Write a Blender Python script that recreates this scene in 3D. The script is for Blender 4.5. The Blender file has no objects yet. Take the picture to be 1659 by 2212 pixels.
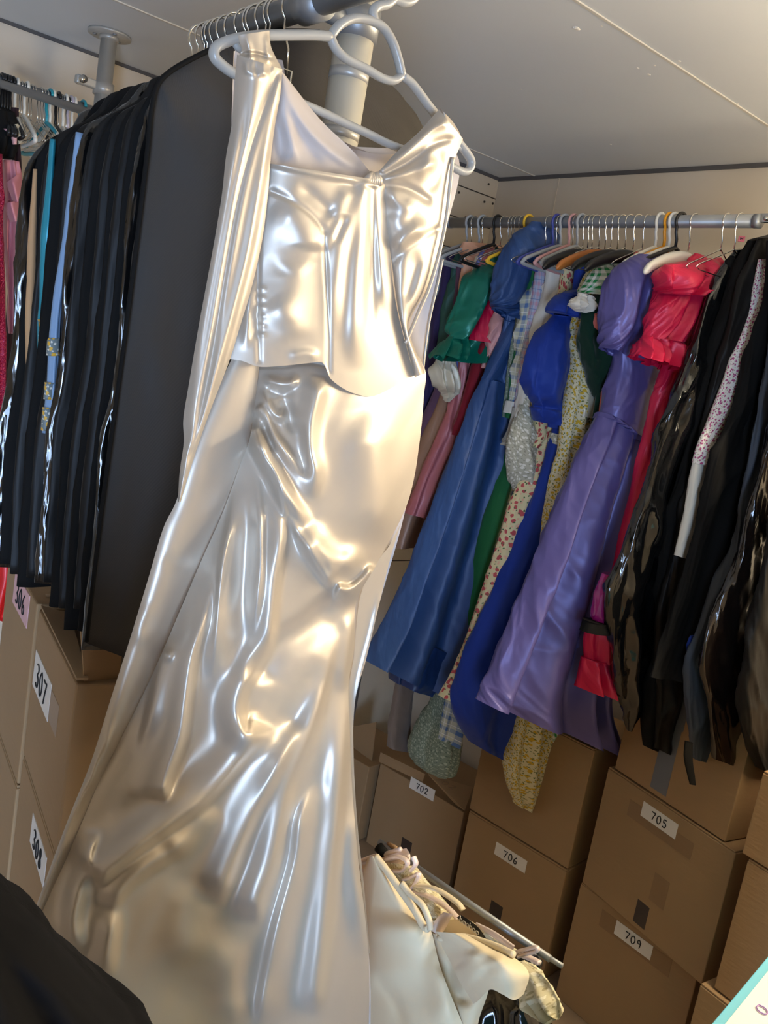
import bpy, bmesh, math, random
import numpy as np
from mathutils import Vector
random.seed(7); rng = np.random.RandomState(7)
PI = math.pi
SC = bpy.context.scene
COL = SC.collection
# ------------------------------------------------------------------ camera
HC = 1.876                      # camera height above the floor
YAW, PITCH, ROLL, F = 0.72522312, 0.16849711, -0.17418679, 1900.0
f_ = np.array([math.sin(YAW)*math.cos(PITCH), math.cos(YAW)*math.cos(PITCH), -math.sin(PITCH)])
r_ = np.array([math.cos(YAW), -math.sin(YAW), 0.0]); d_ = np.cross(f_, r_)
R = np.stack([math.cos(ROLL)*r_+math.sin(ROLL)*d_, -math.sin(ROLL)*r_+math.cos(ROLL)*d_, f_], 1)
CAM = np.array([0, 0, HC])
def rays(px, py):
    px = np.asarray(px, float); py = np.asarray(py, float)
    v = np.stack([(px-829.5)/F, (py-1106)/F, np.ones_like(px)], -1)
    return v @ R.T
AX = {'x': 0, 'y': 1, 'z': 2}
def U(px, py, ax, v):           # the place on the plane ax = v seen at a spot of the photograph (v: z is above the floor)
    d = rays(px, py); k = AX[ax]
    t = (np.asarray(v, float)-CAM[k])/d[..., k]
    return CAM + d*t[..., None]
cd = bpy.data.cameras.new('camera'); cam = bpy.data.objects.new('camera', cd); COL.objects.link(cam)
cd.sensor_fit = 'HORIZONTAL'; cd.sensor_width = 36; cd.lens = F/1659*36; cd.clip_start = .02
from mathutils import Matrix
M = Matrix(((R[0,0], -R[0,1], -R[0,2], 0), (R[1,0], -R[1,1], -R[1,2], 0), (R[2,0], -R[2,1], -R[2,2], HC), (0, 0, 0, 1)))
cam.matrix_world = M
SC.camera = cam
# ------------------------------------------------------------------ materials
def lin(c):
    return tuple((x/12.92 if x <= .04045 else ((x+.055)/1.055)**2.4) for x in c)
def rgb(r, g, b): return lin((r/255, g/255, b/255))
MATS = {}
class NT:
    def __init__(s, name):
        s.m = bpy.data.materials.new(name); s.m.use_nodes = True
        s.n = s.m.node_tree.nodes; s.l = s.m.node_tree.links
        s.b = s.n['Principled BSDF']; s.out = s.n['Material Output']
    def new(s, t, **k):
        n = s.n.new(t)
        for a, v in k.items():
            if a in n.inputs: n.inputs[a].default_value = v
            else: setattr(n, a, v)
        return n
    def link(s, a, b): s.l.new(a, b)
def mat(name, col, rough=.6, metal=0., spec=.5, sheen=0., coat=0., bump=None, vary=0., vscale=6., trans=0., aniso=0., sub=0.):
    """bump = (strength, (sx,sy,sz) noise scale on UV metres or object space, detail)"""
    if name in MATS: return MATS[name]
    t = NT(name); b = t.b
    b.inputs['Base Color'].default_value = (*col, 1)
    b.inputs['Roughness'].default_value = rough
    b.inputs['Metallic'].default_value = metal
    b.inputs['Specular IOR Level'].default_value = spec
    b.inputs['Sheen Weight'].default_value = sheen
    b.inputs['Sheen Roughness'].default_value = .4
    b.inputs['Coat Weight'].default_value = coat
    b.inputs['Coat Roughness'].default_value = .06
    b.inputs['Transmission Weight'].default_value = trans
    tc = t.new('ShaderNodeTexCoord')
    if vary:
        n = t.new('ShaderNodeTexNoise', Scale=vscale, Detail=4.)
        t.link(tc.outputs['Object'], n.inputs['Vector'])
        mx = t.new('ShaderNodeMix', data_type='RGBA')
        mx.inputs['A'].default_value = (*[c*(1-vary) for c in col], 1)
        mx.inputs['B'].default_value = (*[min(1, c*(1+vary)) for c in col], 1)
        t.link(n.outputs['Fac'], mx.inputs['Factor']); t.link(mx.outputs['Result'], b.inputs['Base Color'])
    if bump:
        st, sc, det = bump
        mp = t.new('ShaderNodeMapping'); mp.inputs['Scale'].default_value = sc
        t.link(tc.outputs['UV'], mp.inputs['Vector'])
        n = t.new('ShaderNodeTexNoise', Scale=1., Detail=det)
        t.link(mp.outputs['Vector'], n.inputs['Vector'])
        bp = t.new('ShaderNodeBump', Strength=1., Distance=st)
        t.link(n.outputs['Fac'], bp.inputs['Height']); t.link(bp.outputs['Normal'], b.inputs['Normal'])
    MATS[name] = t.m
    return t.m
def satin(name, col, metal=.25, rough=.36, wr=.002, sc=(14, 4, 1)):
    return mat(name, col, rough=rough, metal=metal, spec=.6, bump=(wr, sc, 3.))
def cloth(name, col, wr=.004, sc=(16, 5, 1), rough=.75):
    return mat(name, col, rough=rough, spec=.25, sheen=.15, bump=(wr, sc, 3.))
def pattern(name, kind, base, c2, c3=None, scale=40., rough=.8):
    """woven or printed cloth patterns on the UV grid (metres)"""
    if name in MATS: return MATS[name]
    t = NT(name); b = t.b; b.inputs['Roughness'].default_value = rough; b.inputs['Specular IOR Level'].default_value = .2
    tc = t.new('ShaderNodeTexCoord')
    def mixc(fac, a, c):
        mx = t.new('ShaderNodeMix', data_type='RGBA')
        t.link(fac, mx.inputs['Factor'])
        for s, v in (('A', a), ('B', c)):
            if isinstance(v, tuple): mx.inputs[s].default_value = (*v, 1)
            else: t.link(v, mx.inputs[s])
        return mx.outputs['Result']
    def math_(op, a, v=None, w=None):
        m = t.new('ShaderNodeMath', operation=op)
        for i, q in enumerate((a, v, w)):
            if q is None: continue
            if isinstance(q, (int, float)): m.inputs[i].default_value = q
            else: t.link(q, m.inputs[i])
        return m.outputs[0]
    sp = t.new('ShaderNodeSeparateXYZ'); t.link(tc.outputs['UV'], sp.inputs[0])
    u, v = sp.outputs[0], sp.outputs[1]
    if kind in ('plaid', 'gingham'):
        def bars(c, ofs, width, sc): return math_('LESS_THAN', math_('FRACT', math_('ADD', math_('MULTIPLY', c, sc), ofs)), width)
        if kind == 'gingham':
            s = math_('MULTIPLY', math_('ADD', bars(u, 0, .5, scale), bars(v, 0, .5, scale)), .5)
            col = mixc(s, base, c2)
        else:
            s = math_('MULTIPLY', math_('ADD', bars(u, 0, .35, scale), bars(v, 0, .35, scale)), .5)
            col = mixc(s, base, c2)
            s2 = math_('MAXIMUM', bars(u, .3, .06, scale), bars(v, .3, .06, scale))
            col = mixc(s2, col, c3)
    else:
        def spots(sc, ofs, r, c, col, rand=.9):
            mp = t.new('ShaderNodeMapping'); mp.inputs['Location'].default_value = (ofs, ofs*.7, 0)
            t.link(tc.outputs['UV'], mp.inputs['Vector'])
            nz = t.new('ShaderNodeTexNoise', Scale=sc*1.6, Detail=1.)
            t.link(mp.outputs['Vector'], nz.inputs['Vector'])
            ad = t.new('ShaderNodeMixRGB', blend_type='ADD'); ad.inputs[0].default_value = .5/sc
            t.link(mp.outputs['Vector'], ad.inputs[1]); t.link(nz.outputs['Color'], ad.inputs[2])
            vo = t.new('ShaderNodeTexVoronoi', Scale=sc, Randomness=rand); vo.voronoi_dimensions = '2D'
            t.link(ad.outputs[0], vo.inputs['Vector'])
            return mixc(math_('LESS_THAN', vo.outputs['Distance'], r), col, c)
        col = spots(scale*1.5, 1.3, .2, c3, base)
        col = spots(scale, 4.1, .26, c2, col)
        if kind == 'floral2':
            col = spots(scale*1.2, 7.7, .12, rgb(95, 120, 80), col)
    t.link(col, b.inputs['Base Color'])
    n = t.new('ShaderNodeTexNoise', Scale=14., Detail=3.); t.link(tc.outputs['UV'], n.inputs['Vector'])
    bp = t.new('ShaderNodeBump', Strength=1., Distance=.004); t.link(n.outputs['Fac'], bp.inputs['Height']); t.link(bp.outputs['Normal'], b.inputs['Normal'])
    MATS[name] = t.m
    return t.m
def pvc(name, col=(.006, .006, .006), rough=.13, amp=.006, sc=(9, 3.5, 1)):
    return mat(name, col, rough=rough, spec=.6, coat=.6, bump=(amp, sc, 2.5))
# ------------------------------------------------------------------ object helpers
def props(o, label=None, cat=None, group=None, kind=None):
    if label: o['label'] = label
    if cat: o['category'] = cat
    if group: o['group'] = group
    if kind: o['kind'] = kind
    return o
def thing(name, label, cat, loc=(0, 0, 0), group=None):
    o = bpy.data.objects.new(name, None); COL.objects.link(o); o.location = Vector(loc); o.empty_display_size = .05
    return props(o, label, cat, group)
def link(name, me, m, parent=None, label=None):
    """me carries world coordinates; a child is stored relative to its parent's place"""
    o = bpy.data.objects.new(name, me); COL.objects.link(o)
    if m is not None: me.materials.append(m)
    if parent is not None:
        p = parent; off = Vector((0, 0, 0))
        while p is not None: off += p.location; p = p.parent
        me.transform(Matrix.Translation(-off)); o.parent = parent
    if label: o['label'] = label
    return o
def center(o):                  # puts a single-mesh thing's origin at its lowest middle point
    me = o.data; co = np.empty(len(me.vertices)*3); me.vertices.foreach_get('co', co); co = co.reshape(-1, 3)
    c = Vector(((co[:,0].min()+co[:,0].max())/2, (co[:,1].min()+co[:,1].max())/2, co[:,2].min()))
    me.transform(Matrix.Translation(-c)); o.location += c
    return o
def gridmesh(name, P, uv=None, closed=False, caps=False, smooth=True):
    """P: (rows, cols, 3)"""
    nr, nc = P.shape[:2]
    V = P.reshape(-1, 3); faces = []
    for i in range(nr-1):
        for j in range(nc if closed else nc-1):
            a = i*nc+j; b = i*nc+(j+1) % nc
            faces.append((a, b, b+nc, a+nc))
    if caps and closed:
        faces.append(tuple(range(nc))[::-1]); faces.append(tuple((nr-1)*nc+j for j in range(nc)))
    me = bpy.data.meshes.new(name)
    me.from_pydata(V.tolist(), [], faces)
    if uv is not None:
        uvl = me.uv_layers.new(name='UV'); li = np.empty(len(me.loops), dtype=np.int32); me.loops.foreach_get('vertex_index', li)
        uvl.data.foreach_set('uv', uv.reshape(-1, 2)[li].ravel())
    if smooth: me.polygons.foreach_set('use_smooth', [True]*len(me.polygons))
    me.update(); 
    return me
def catmull(pts, n):
    p = np.asarray(pts, float)
    if len(p) == 2: return p[0]+(p[1]-p[0])*np.linspace(0, 1, n)[:, None]
    k = len(p); q = np.concatenate([[2*p[0]-p[1]], p, [2*p[-1]-p[-2]]])
    s = np.linspace(0, k-1-1e-9, n); i = s.astype(int); t = (s-i)[:, None]
    a, b, c, d = q[i], q[i+1], q[i+2], q[i+3]
    return .5*((2*b)+(c-a)*t+(2*a-5*b+4*c-d)*t**2+(-a+3*b-3*c+d)*t**3)
def tube(pts, r, n=10, closed=False, smooth_n=0, flat=1.):
    p = np.asarray(pts, float)
    if smooth_n: p = catmull(np.concatenate([p, p[:1]]) if closed else p, smooth_n)
    if closed and smooth_n: p = p[:-1]
    k = len(p)
    T = np.gradient(p, axis=0) if not closed else np.roll(p, -1, 0)-np.roll(p, 1, 0)
    T /= np.linalg.norm(T, axis=1)[:, None]+1e-12
    up = np.array([0, 0, 1.]) if abs(T[0, 2]) < .9 else np.array([0, 1., 0])
    N = np.cross(T[0], up); N /= np.linalg.norm(N)
    rr = np.broadcast_to(np.asarray(r, float), (k,))
    P = np.zeros((k, n, 3)); a = np.linspace(0, 2*PI, n, endpoint=False)
    for i in range(k):
        N = N-T[i]*np.dot(N, T[i]); N /= np.linalg.norm(N); B = np.cross(T[i], N)
        P[i] = p[i]+rr[i]*(np.cos(a)[:, None]*N+flat*np.sin(a)[:, None]*B)
    if closed: P = np.concatenate([P, P[:1]])
    uv = np.stack(np.meshgrid(a*.01, np.arange(len(P))*.01), -1)
    return gridmesh('tube', P, uv, closed=True, caps=not closed)
def merge(mes, name='mesh'):
    bm = bmesh.new()
    for m in mes: bm.from_mesh(m)
    out = bpy.data.meshes.new(name); bm.to_mesh(out); bm.free()
    for m in mes: bpy.data.meshes.remove(m)
    return out
def boxmesh(corner, ex, ey, ez, bevel=.0, name='box'):
    """corner + three edge vectors"""
    c = np.asarray(corner, float); ex, ey, ez = (np.asarray(q, float) for q in (ex, ey, ez))
    v = [c, c+ex, c+ex+ey, c+ey, c+ez, c+ex+ez, c+ex+ey+ez, c+ey+ez]
    bm = bmesh.new(); vs = [bm.verts.new(q) for q in v]
    for q in ((0,3,2,1), (4,5,6,7), (0,1,5,4), (1,2,6,5), (2,3,7,6), (3,0,4,7)): bm.faces.new([vs[i] for i in q])
    bmesh.ops.recalc_face_normals(bm, faces=bm.faces)
    if bevel: bmesh.ops.bevel(bm, geom=bm.edges[:], offset=bevel, segments=2, affect='EDGES', profile=.5)
    uvl = bm.loops.layers.uv.new('UV')
    for fc in bm.faces:
        n = fc.normal; k = max(range(3), key=lambda i: abs(n[i]))
        for lp in fc.loops:
            co = lp.vert.co; lp[uvl].uv = [co[i] for i in range(3) if i != k]
    me = bpy.data.meshes.new(name); bm.to_mesh(me); bm.free()
    return me
def box(x0, x1, y0, y1, z0, z1, bevel=0.):
    return boxmesh((x0, y0, z0), (x1-x0, 0, 0), (0, y1-y0, 0), (0, 0, z1-z0), bevel)
def cyl(p0, p1, r, n=24, name='cyl'):
    return tube([p0, p1], r, n)
# --------- cloth surfaces traced in their own hanging plane
def blur(D, n):
    for _ in range(n):
        for ax in (0, 1):
            p = np.concatenate([np.take(D, [0], ax), D, np.take(D, [-1], ax)], ax); m = D.shape[ax]
            D = .25*np.take(p, range(0, m), ax)+.5*np.take(p, range(1, m+1), ax)+.25*np.take(p, range(2, m+2), ax)
    return D
def strokes_disp(PX, PY, strokes, wm=1.):
    D = np.zeros_like(PX)
    for s in strokes:
        pts, amp, wl, wr = s[:4]; e0, e1 = (s[4] if len(s) > 4 else (.3, .3))
        if wl > 9: wl, wr = wl*wm, wr*wm
        q = catmull(pts, 44); w = max(wl, wr)*2.6
        m = (PX > q[:,0].min()-w) & (PX < q[:,0].max()+w) & (PY > q[:,1].min()-w) & (PY < q[:,1].max()+w)
        if not m.any(): continue
        x, y = PX[m], PY[m]
        A_, B_ = q[:-1], q[1:]; E_ = B_-A_; l2 = (E_**2).sum(1)+1e-9
        h = np.clip(((x[:,None]-A_[:,0])*E_[:,0]+(y[:,None]-A_[:,1])*E_[:,1])/l2, 0, 1)
        d2 = (x[:,None]-A_[:,0]-h*E_[:,0])**2+(y[:,None]-A_[:,1]-h*E_[:,1])**2
        k = d2.argmin(1); ar = np.arange(len(k)); d = np.sqrt(d2[ar, k])
        Tn = E_/np.sqrt(l2)[:,None]
        side = Tn[k,0]*(y-A_[k,1])-Tn[k,1]*(x-A_[k,0])
        mixs = .5+.5*np.tanh(side/(.25*(wl+wr)))
        wd = wl*mixs+wr*(1-mixs)
        t = (k+h[ar, k])/43.
        tp = np.clip(np.minimum((t+.02)/max(e0, 1e-3), (1.02-t)/max(e1, 1e-3)), 0, 1); tp = tp*tp*(3-2*tp)
        D[m] += amp*.001*np.exp(-(d/wd)**2)*tp
    return D
def patch(name, A, B, ax, val, mat_, parent, strokes=(), nt=60, ns=30, bulge=0., sgn=-1, wob=0., wsc=.02, edge=0., label=None, tilt=0., bot=None, amp=1., top=None, wm=1., bl=0, back=0.):
    """cloth between two traced edges A and B, lying on the plane ax = val, modelled towards sgn"""
    a = catmull(A, nt); b = catmull(B, nt); s = np.linspace(0, 1, ns)
    P = a[:,None,:]*(1-s[None,:,None])+b[:,None,:]*s[None,:,None]
    PX, PY = P[...,0].copy(), P[...,1].copy(); tt = np.linspace(0, 1, nt)[:,None]
    if bot: q = catmull(bot, 200); PY = PY+tt**4*(np.interp(PX[-1], q[:,0], q[:,1])-PY[-1])[None,:]
    if top: q = catmull(top, 200); PY = PY+(1-tt)**14*(np.interp(PX[0], q[:,0], q[:,1])-PY[0])[None,:]
    D = blur(amp*strokes_disp(PX, PY, strokes, wm), bl)
    D += bulge*(1-np.abs(2*s-1)**2.5)[None,:]
    if back: D -= back*(1-tt)**7
    if tilt: D += tilt*np.linspace(0, 1, nt)[:,None]
    if wob:
        ph = rng.rand(6, 3)*6.28
        for k in range(6):
            D += wob*.4*np.sin(PX*wsc*(1+.7*k)*math.cos(ph[k,1])+PY*wsc*.6*(1+.5*k)*math.sin(ph[k,2])+ph[k,0])/(1+k*.5)
    Wd = U(PX, PY, ax, val+sgn*D)
    du = np.linalg.norm(np.diff(Wd, axis=1), axis=-1).cumsum(1); du = np.concatenate([np.zeros((nt,1)), du], 1)
    du = du-du[:, -1:]/2
    dv = np.linalg.norm(np.diff(Wd, axis=0), axis=-1).mean(1).cumsum(); dv = np.concatenate([[0], dv])
    uv = np.stack([du, np.broadcast_to(dv[:,None], du.shape)], -1)
    return link(name, gridmesh(name, Wd, uv), mat_, parent, label)
def vnoise(u, v, seed):
    rg = np.random.RandomState(seed); G_ = rg.rand(64, 64)
    i = np.floor(u).astype(int); j = np.floor(v).astype(int); a = u-i; b = v-j
    a = a*a*a*(a*(a*6-15)+10); b = b*b*b*(b*(b*6-15)+10)
    g = lambda p, q: G_[p % 64, q % 64]
    return (g(i, j)*(1-a)+g(i+1, j)*a)*(1-b)+(g(i, j+1)*(1-a)+g(i+1, j+1)*a)*b
def ridged(u, v, seed, octs=3):
    o = np.zeros_like(u); w = 1.; tot = 0
    for k in range(octs):
        ca, sa = math.cos(.6+k*1.1), math.sin(.6+k*1.1)
        n = vnoise(u*ca+v*sa+17.3*k, v*ca-u*sa+9.1*k, seed+k)
        o += w*(1-np.abs(2*n-1))**1.6; tot += w; w *= .5; u = u*1.9; v = v*1.9
    return o/tot
SEED = [100]
def loft(name, ax, val, rows, m, parent=None, folds=0, famp=.3, n=24, nb=64, phase=0., label=None, curve=0., cren=0., crump=.006, cs_=(14, 6), open_=False):
    """a hanging hollow of cloth: rows (xl,yl,xr,yr,b): traced edges on the plane and half thickness"""
    r = catmull(rows, n)
    L = U(r[:,0], r[:,1], ax, val); Rr = U(r[:,2], r[:,3], ax, val)
    C = (L+Rr)/2; H = (Rr-L)/2; bb = r[:,4]
    th = np.linspace(0, 2*PI, nb, endpoint=False); cs, sn = np.cos(th), np.sin(th)
    ex = np.sign(cs)*np.abs(cs)**.85
    thick = np.zeros(3); thick[AX[ax]] = -1.
    t = np.linspace(0, 1, n)
    prof = np.sign(sn)*np.abs(sn)**.8
    fo = np.ones((n, nb))
    off = np.zeros((n, nb))
    if folds:
        amt = famp*(.25+.75*t)[:,None]
        q = cs+.13*np.sin(3.1*cs+phase)
        w = np.cos(q*PI*folds/2+phase+.5*np.sin(t*2.2+phase)[:,None])
        w2 = np.cos(q*PI*folds*.86+phase*2.3)
        fo = 1+amt*(.7*w+.3*w2)
        off = (bb[:,None]*.5*amt)*w
    P = C[:,None,:]+H[:,None,:]*ex[None,:,None]+thick*(bb[:,None]*prof[None,:]*fo+off)[...,None]
    if cren:
        P[...,2] += cren*(t[:,None]**6)*np.cos(th*folds+phase)[None,:]
    g = np.linalg.norm(H, axis=1)+bb
    uu = (th/(2*PI))[None,:]*(4*g[:,None]*.8)
    vv = np.linalg.norm(np.diff(C, axis=0), axis=1).cumsum(); vv = np.concatenate([[0], vv])
    if crump:
        SEED[0] += 5
        rn = ridged(uu*cs_[0], np.broadcast_to(vv[:,None], uu.shape)*cs_[1], SEED[0])-.5
        rad = H/np.maximum(np.linalg.norm(H, axis=1), 1e-6)[:,None]
        env = np.minimum(1, np.minimum(t*8, 1))[:,None]*np.minimum(1, (bb/.02))[:,None]
        P = P+(rn*crump*2*env)[...,None]*(thick*np.sign(sn)[None,:,None]*np.abs(sn)[None,:,None]**.5+rad[:,None,:]*ex[None,:,None]*.8)
    uv = np.stack([uu, np.broadcast_to(vv[:,None], uu.shape)], -1)
    me = gridmesh(name, P, uv, closed=True, caps=not open_)
    if open_:
        bm = bmesh.new(); bm.from_mesh(me); bm.verts.ensure_lookup_table(); bm.faces.new([bm.verts[i] for i in range(nb)]); bm.to_mesh(me); bm.free()
    return link(name, me, m, parent, label)
# --------- handwriting
GL = {
 '0': [[(.5,0),(.15,.2),(.05,.55),(.25,.95),(.6,1),(.92,.7),(.9,.3),(.65,.03),(.5,0)]],
 '2': [[(.1,.25),(.35,.02),(.75,.05),(.85,.3),(.5,.65),(.08,.98),(.5,.93),(.95,.98)]],
 '3': [[(.1,.08),(.55,0),(.85,.2),(.45,.45),(.85,.62),(.75,.92),(.4,1),(.08,.9)]],
 '5': [[(.85,.02),(.3,.05),(.2,.42),(.6,.4),(.9,.65),(.65,.97),(.1,.95)]],
 '6': [[(.75,0),(.3,.3),(.1,.7),(.35,1),(.8,.9),(.8,.62),(.45,.55),(.15,.75)]],
 '7': [[(.05,.05),(.5,.08),(.95,.05),(.65,.5),(.4,1)]],
 '8': [[(.55,.45),(.2,.25),(.4,.0),(.75,.1),(.7,.35),(.3,.6),(.15,.85),(.5,1),(.85,.8),(.55,.45)]],
 '9': [[(.85,.3),(.5,.0),(.15,.2),(.3,.48),(.65,.42),(.85,.2),(.8,.6),(.7,1)]],
 'b': [[(.1,0),(.1,1)],[(.1,.6),(.5,.42),(.85,.6),(.8,.92),(.45,1),(.1,.88)]],
 'o': [[(.5,.4),(.12,.5),(.1,.85),(.4,1),(.8,.95),(.9,.6),(.5,.4)]],
 'h': [[(.1,0),(.1,1)],[(.1,.6),(.5,.42),(.85,.55),(.85,1)]],
 'M': [[(.1,1),(.1,0),(.5,.6),(.9,0),(.9,1)]],
 'O': [[(.5,0),(.1,.3),(.1,.75),(.5,1),(.9,.75),(.9,.3),(.5,0)]],
 'w': [[(.05,.4),(.25,1),(.5,.5),(.75,1),(.95,.4)]],
}
def writing(text, org, ux, uy, nrm, w, h, r, adv=1.3):
    """stroked characters laid flat: org = top left, ux right, uy down"""
    ms = []
    for i, ch in enumerate(text):
        for st in GL[ch]:
            p = [org+ux*(i*w*adv+x*w)+uy*(y*h)+nrm*.0006 for x, y in st]
            ms.append(tube(p, r, 6, smooth_n=max(2, len(st)*5) if len(st) > 2 else 0))
    return merge(ms, 'writing')
ORD = ['first','second','third','fourth','fifth','sixth','seventh','eighth','ninth','tenth','eleventh','twelfth','thirteenth','fourteenth','fifteenth','sixteenth','seventeenth','eighteenth','nineteenth','twentieth','twenty-first','twenty-second']
# ================================================================== THE ROOM
H = HC+.8                       # ceiling
XW, YC, YL = 2.67, 2.67, 3.03   # right wall, boxed-in corner, left wall
M_ceil = mat('ceiling_board', rgb(220, 224, 226), rough=.7, spec=.3, vary=.04, vscale=1.5)
M_wall = mat('wall_paint', rgb(216, 205, 188), rough=.75, spec=.25, vary=.05, vscale=2.5)
M_board = mat('painted_boards', rgb(214, 202, 182), rough=.7, vary=.05, vscale=8.)
M_gap = mat('dark_gap', rgb(70, 62, 52), rough=.9)
M_floor = mat('floor_board', rgb(156, 134, 110), rough=.7, vary=.25, vscale=7.)
M_chrome = mat('chrome', rgb(215, 212, 205), rough=.16, metal=1.)
M_steel = mat('brushed_steel', rgb(186, 184, 178), rough=.38, metal=.35)
M_galv = mat('grey_tube', rgb(150, 153, 156), rough=.42, metal=.55)
M_white = mat('white_paint', rgb(235, 232, 222), rough=.5)
def struct(name, me, m, parent=None):
    o = link(name, me, m, parent)
    if parent is None: o['kind'] = 'structure'; center(o)
    return o
X0, Y0 = -1.6, -1.5
struct('floor', box(X0, 3.1, Y0, 3.2, -.05, 0), M_floor)
ceil = struct('ceiling', box(X0, 3.1, Y0, 3.2, H, H+.06), M_ceil)
struct('wall_right', box(XW, XW+.1, Y0, 3.2, 0, H), M_wall)
struct('wall_left', box(X0, 2.02, YL, YL+.1, 0, H), M_wall)
struct('wall_rear', box(X0, 3.1, Y0-.1, Y0, 0, H), M_wall)
struct('wall_side', box(X0-.1, X0, Y0, 3.2, 0, H), M_wall)
cw = struct('wall_corner', box(2.02, XW, YC, YL+.1, 0, H), M_board)
for k in range(14):             # shiplap joints and screw heads of the boarded corner
    z = H-.085-k*.118
    struct('board_gap', box(2.02, XW, YC-.0015, YC+.001, z, z+.004), M_gap, cw)
for px, py in ((991, 416), (1046, 436), (1055, 398), (1064, 440), (1005, 470)):
    p = U(px, py, 'y', YC-.001); struct('screw', cyl(p, p+np.array([0, -.003, 0]), .0045, 10), M_gap, cw)
p = U(1205, 400, 'x', XW)
struct('trim_1', box(XW-.002, XW, p[1]-.003, p[1]+.003, 0, H), M_board)
M_joint = mat('joint_strip', rgb(214, 210, 198), rough=.6)
for i, px in enumerate((250, 1245)):
    y = U(px, 0, 'z', H)[1]
    struct('trim_%d' % (i+2), box(X0, XW, y-.004, y+.004, H-.003, H), M_joint)
M_shadowgap = mat('wall_top_gap', rgb(92, 90, 90), rough=.9)
struct('trim_4', box(XW-.006, XW, Y0, YC, H-.014, H), M_shadowgap)
struct('trim_5', box(2.02, XW-.006, YC-.006, YC, H-.012, H), M_shadowgap)
struct('trim_6', box(X0, 2.02, YL-.006, YL, H-.010, H), M_shadowgap)
def chip(px, py, s):
    p = U(px, py, 'z', H)
    bm = bmesh.new(); bmesh.ops.create_icosphere(bm, subdivisions=2, radius=s)
    for v in bm.verts: v.co = Vector((v.co.x*1.3, v.co.y*.8, v.co.z*.4))*(1+.5*random.random())
    me = bpy.data.meshes.new('chip'); bm.to_mesh(me); bm.free(); me.transform(Matrix.Translation(Vector(p)))
    struct('chipped_plaster', me, M_white, ceil)
for q in ((1246, 61, .007), (1378, 147, .003), (1402, 161, .004), (1414, 141, .003), (1468, 132, .0035), (1319, 312, .0028), (1126, 193, .002), (1594, 224, .003), (1300, 56, .002)):
    chip(*q)
M_frame = mat('door_frame_paint', rgb(220, 216, 205), rough=.5)
struct('door_1', merge([box(-1.33, -1.25, -1.5, -1.44, 0, 2.08), box(-.25, -.17, -1.5, -1.44, 0, 2.08), box(-1.33, -.17, -1.5, -1.44, 2.0, 2.08)]), M_frame)
# lamp: a warm strip light on the ceiling, right of the picture
lamp = thing('strip_light', 'warm white strip light on the ceiling to the right of the frame', 'ceiling light', (1.75, .1, H))
link('housing', box(1.92, 1.98, -.6, .6, H-.40, H-.365, .006), M_white, lamp)
for yy in (-.4, .4): link('hanging_rod', cyl((1.95, yy, H-.37), (1.95, yy, H-.001), .004, 10), M_white, lamp)
em = NT('lamp_glow'); em.b.inputs['Emission Color'].default_value = (1, .84, .60, 1); em.b.inputs['Emission Strength'].default_value = 1.
LAMP_E = em.b.inputs['Emission Strength']
link('diffuser', cyl((1.95, -.6, H-.435), (1.95, .6, H-.435), .06, 24), em.m, lamp)
# ================================================================== RAILS AND POSTS
ZR = HC+.49; XR = 2.1           # right rail
def rail_y(px, py=482): return float(U(px, py, 'x', XR)[1])
rr = thing('clothes_rail', 'grey tube clothes rail along the right wall', 'clothes rail', (XR, 1.7, ZR))
link('tube', cyl((XR, 1.195, ZR), (XR, 2.285, ZR), .0165), M_galv, rr)
link('end_cap', cyl((XR, 1.18, ZR), (XR, 1.197, ZR), .0175), M_galv, rr)
link('end_cap', cyl((XR, 2.283, ZR), (XR, 2.298, ZR), .0175), M_galv, rr)
link('next_tube', cyl((XR, .62, ZR), (XR, 1.05, ZR), .0165), M_galv, rr)
link('bracket', merge([boxmesh((XR-.006, 1.05, ZR-.004), (.012, 0, 0), (0, .06, 0), (0, 0, .018), .002), boxmesh((XR-.006, 1.125, ZR-.004), (.012, 0, 0), (0, .06, 0), (0, 0, .022), .002), cyl((XR-.012, 1.165, ZR+.004), (XR+.012, 1.165, ZR+.004), .005)]), M_chrome, rr)
link('bracket', merge([boxmesh((XR-.006, 2.29, ZR-.004), (.012, 0, 0), (0, .05, 0), (0, 0, .02), .002)]), M_chrome, rr)
def post(label, x, y, r, z1=H, flange=True, m=M_steel, clamp=None, rings=()):
    t = thing('rail_post', label, 'post', (x, y, 0))
    link('pole', cyl((x, y, .01), (x, y, z1-.004), r, 40), m, t)
    if flange:
        link('ceiling_flange', merge([cyl((x, y, H-.009), (x, y, H-.001), .062, 40), cyl((x, y, H-.02), (x, y, H-.009), r*1.18, 40)]), M_steel, t)
        for a in (.5, 2.6, 4.7):
            c = np.array([x+.042*math.cos(a), y+.042*math.sin(a), H-.009]); link('screw', cyl(c, c-np.array([0, 0, .003]), .006, 12), M_galv, t)
    link('foot_flange', cyl((x, y, .001), (x, y, .01), .06, 32), M_steel, t)
    for z in rings: link('joint_ring', cyl((x, y, z-.006), (x, y, z+.006), r*1.03, 40), M_steel, t)
    return t
pA = U(237, 72, 'z', H)
post('silver ceiling post with a round flange near the left wall', pA[0], pA[1], .0235)
pl = bpy.data.objects['rail_post']
cz = float(U(225, 190, 'y', pA[1])[2])
link('clamp', merge([cyl((pA[0], pA[1], cz-.022), (pA[0], pA[1], cz+.012), .03), boxmesh((pA[0]-.085, pA[1]-.012, cz-.012), (.06, 0, 0), (0, .024, 0), (0, 0, .024), .004)]), M_steel, pl)
link('clamp_bolt', cyl((pA[0]-.07, pA[1]-.026, cz), (pA[0]-.07, pA[1]+.02, cz), .011), M_chrome, pl)
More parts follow.
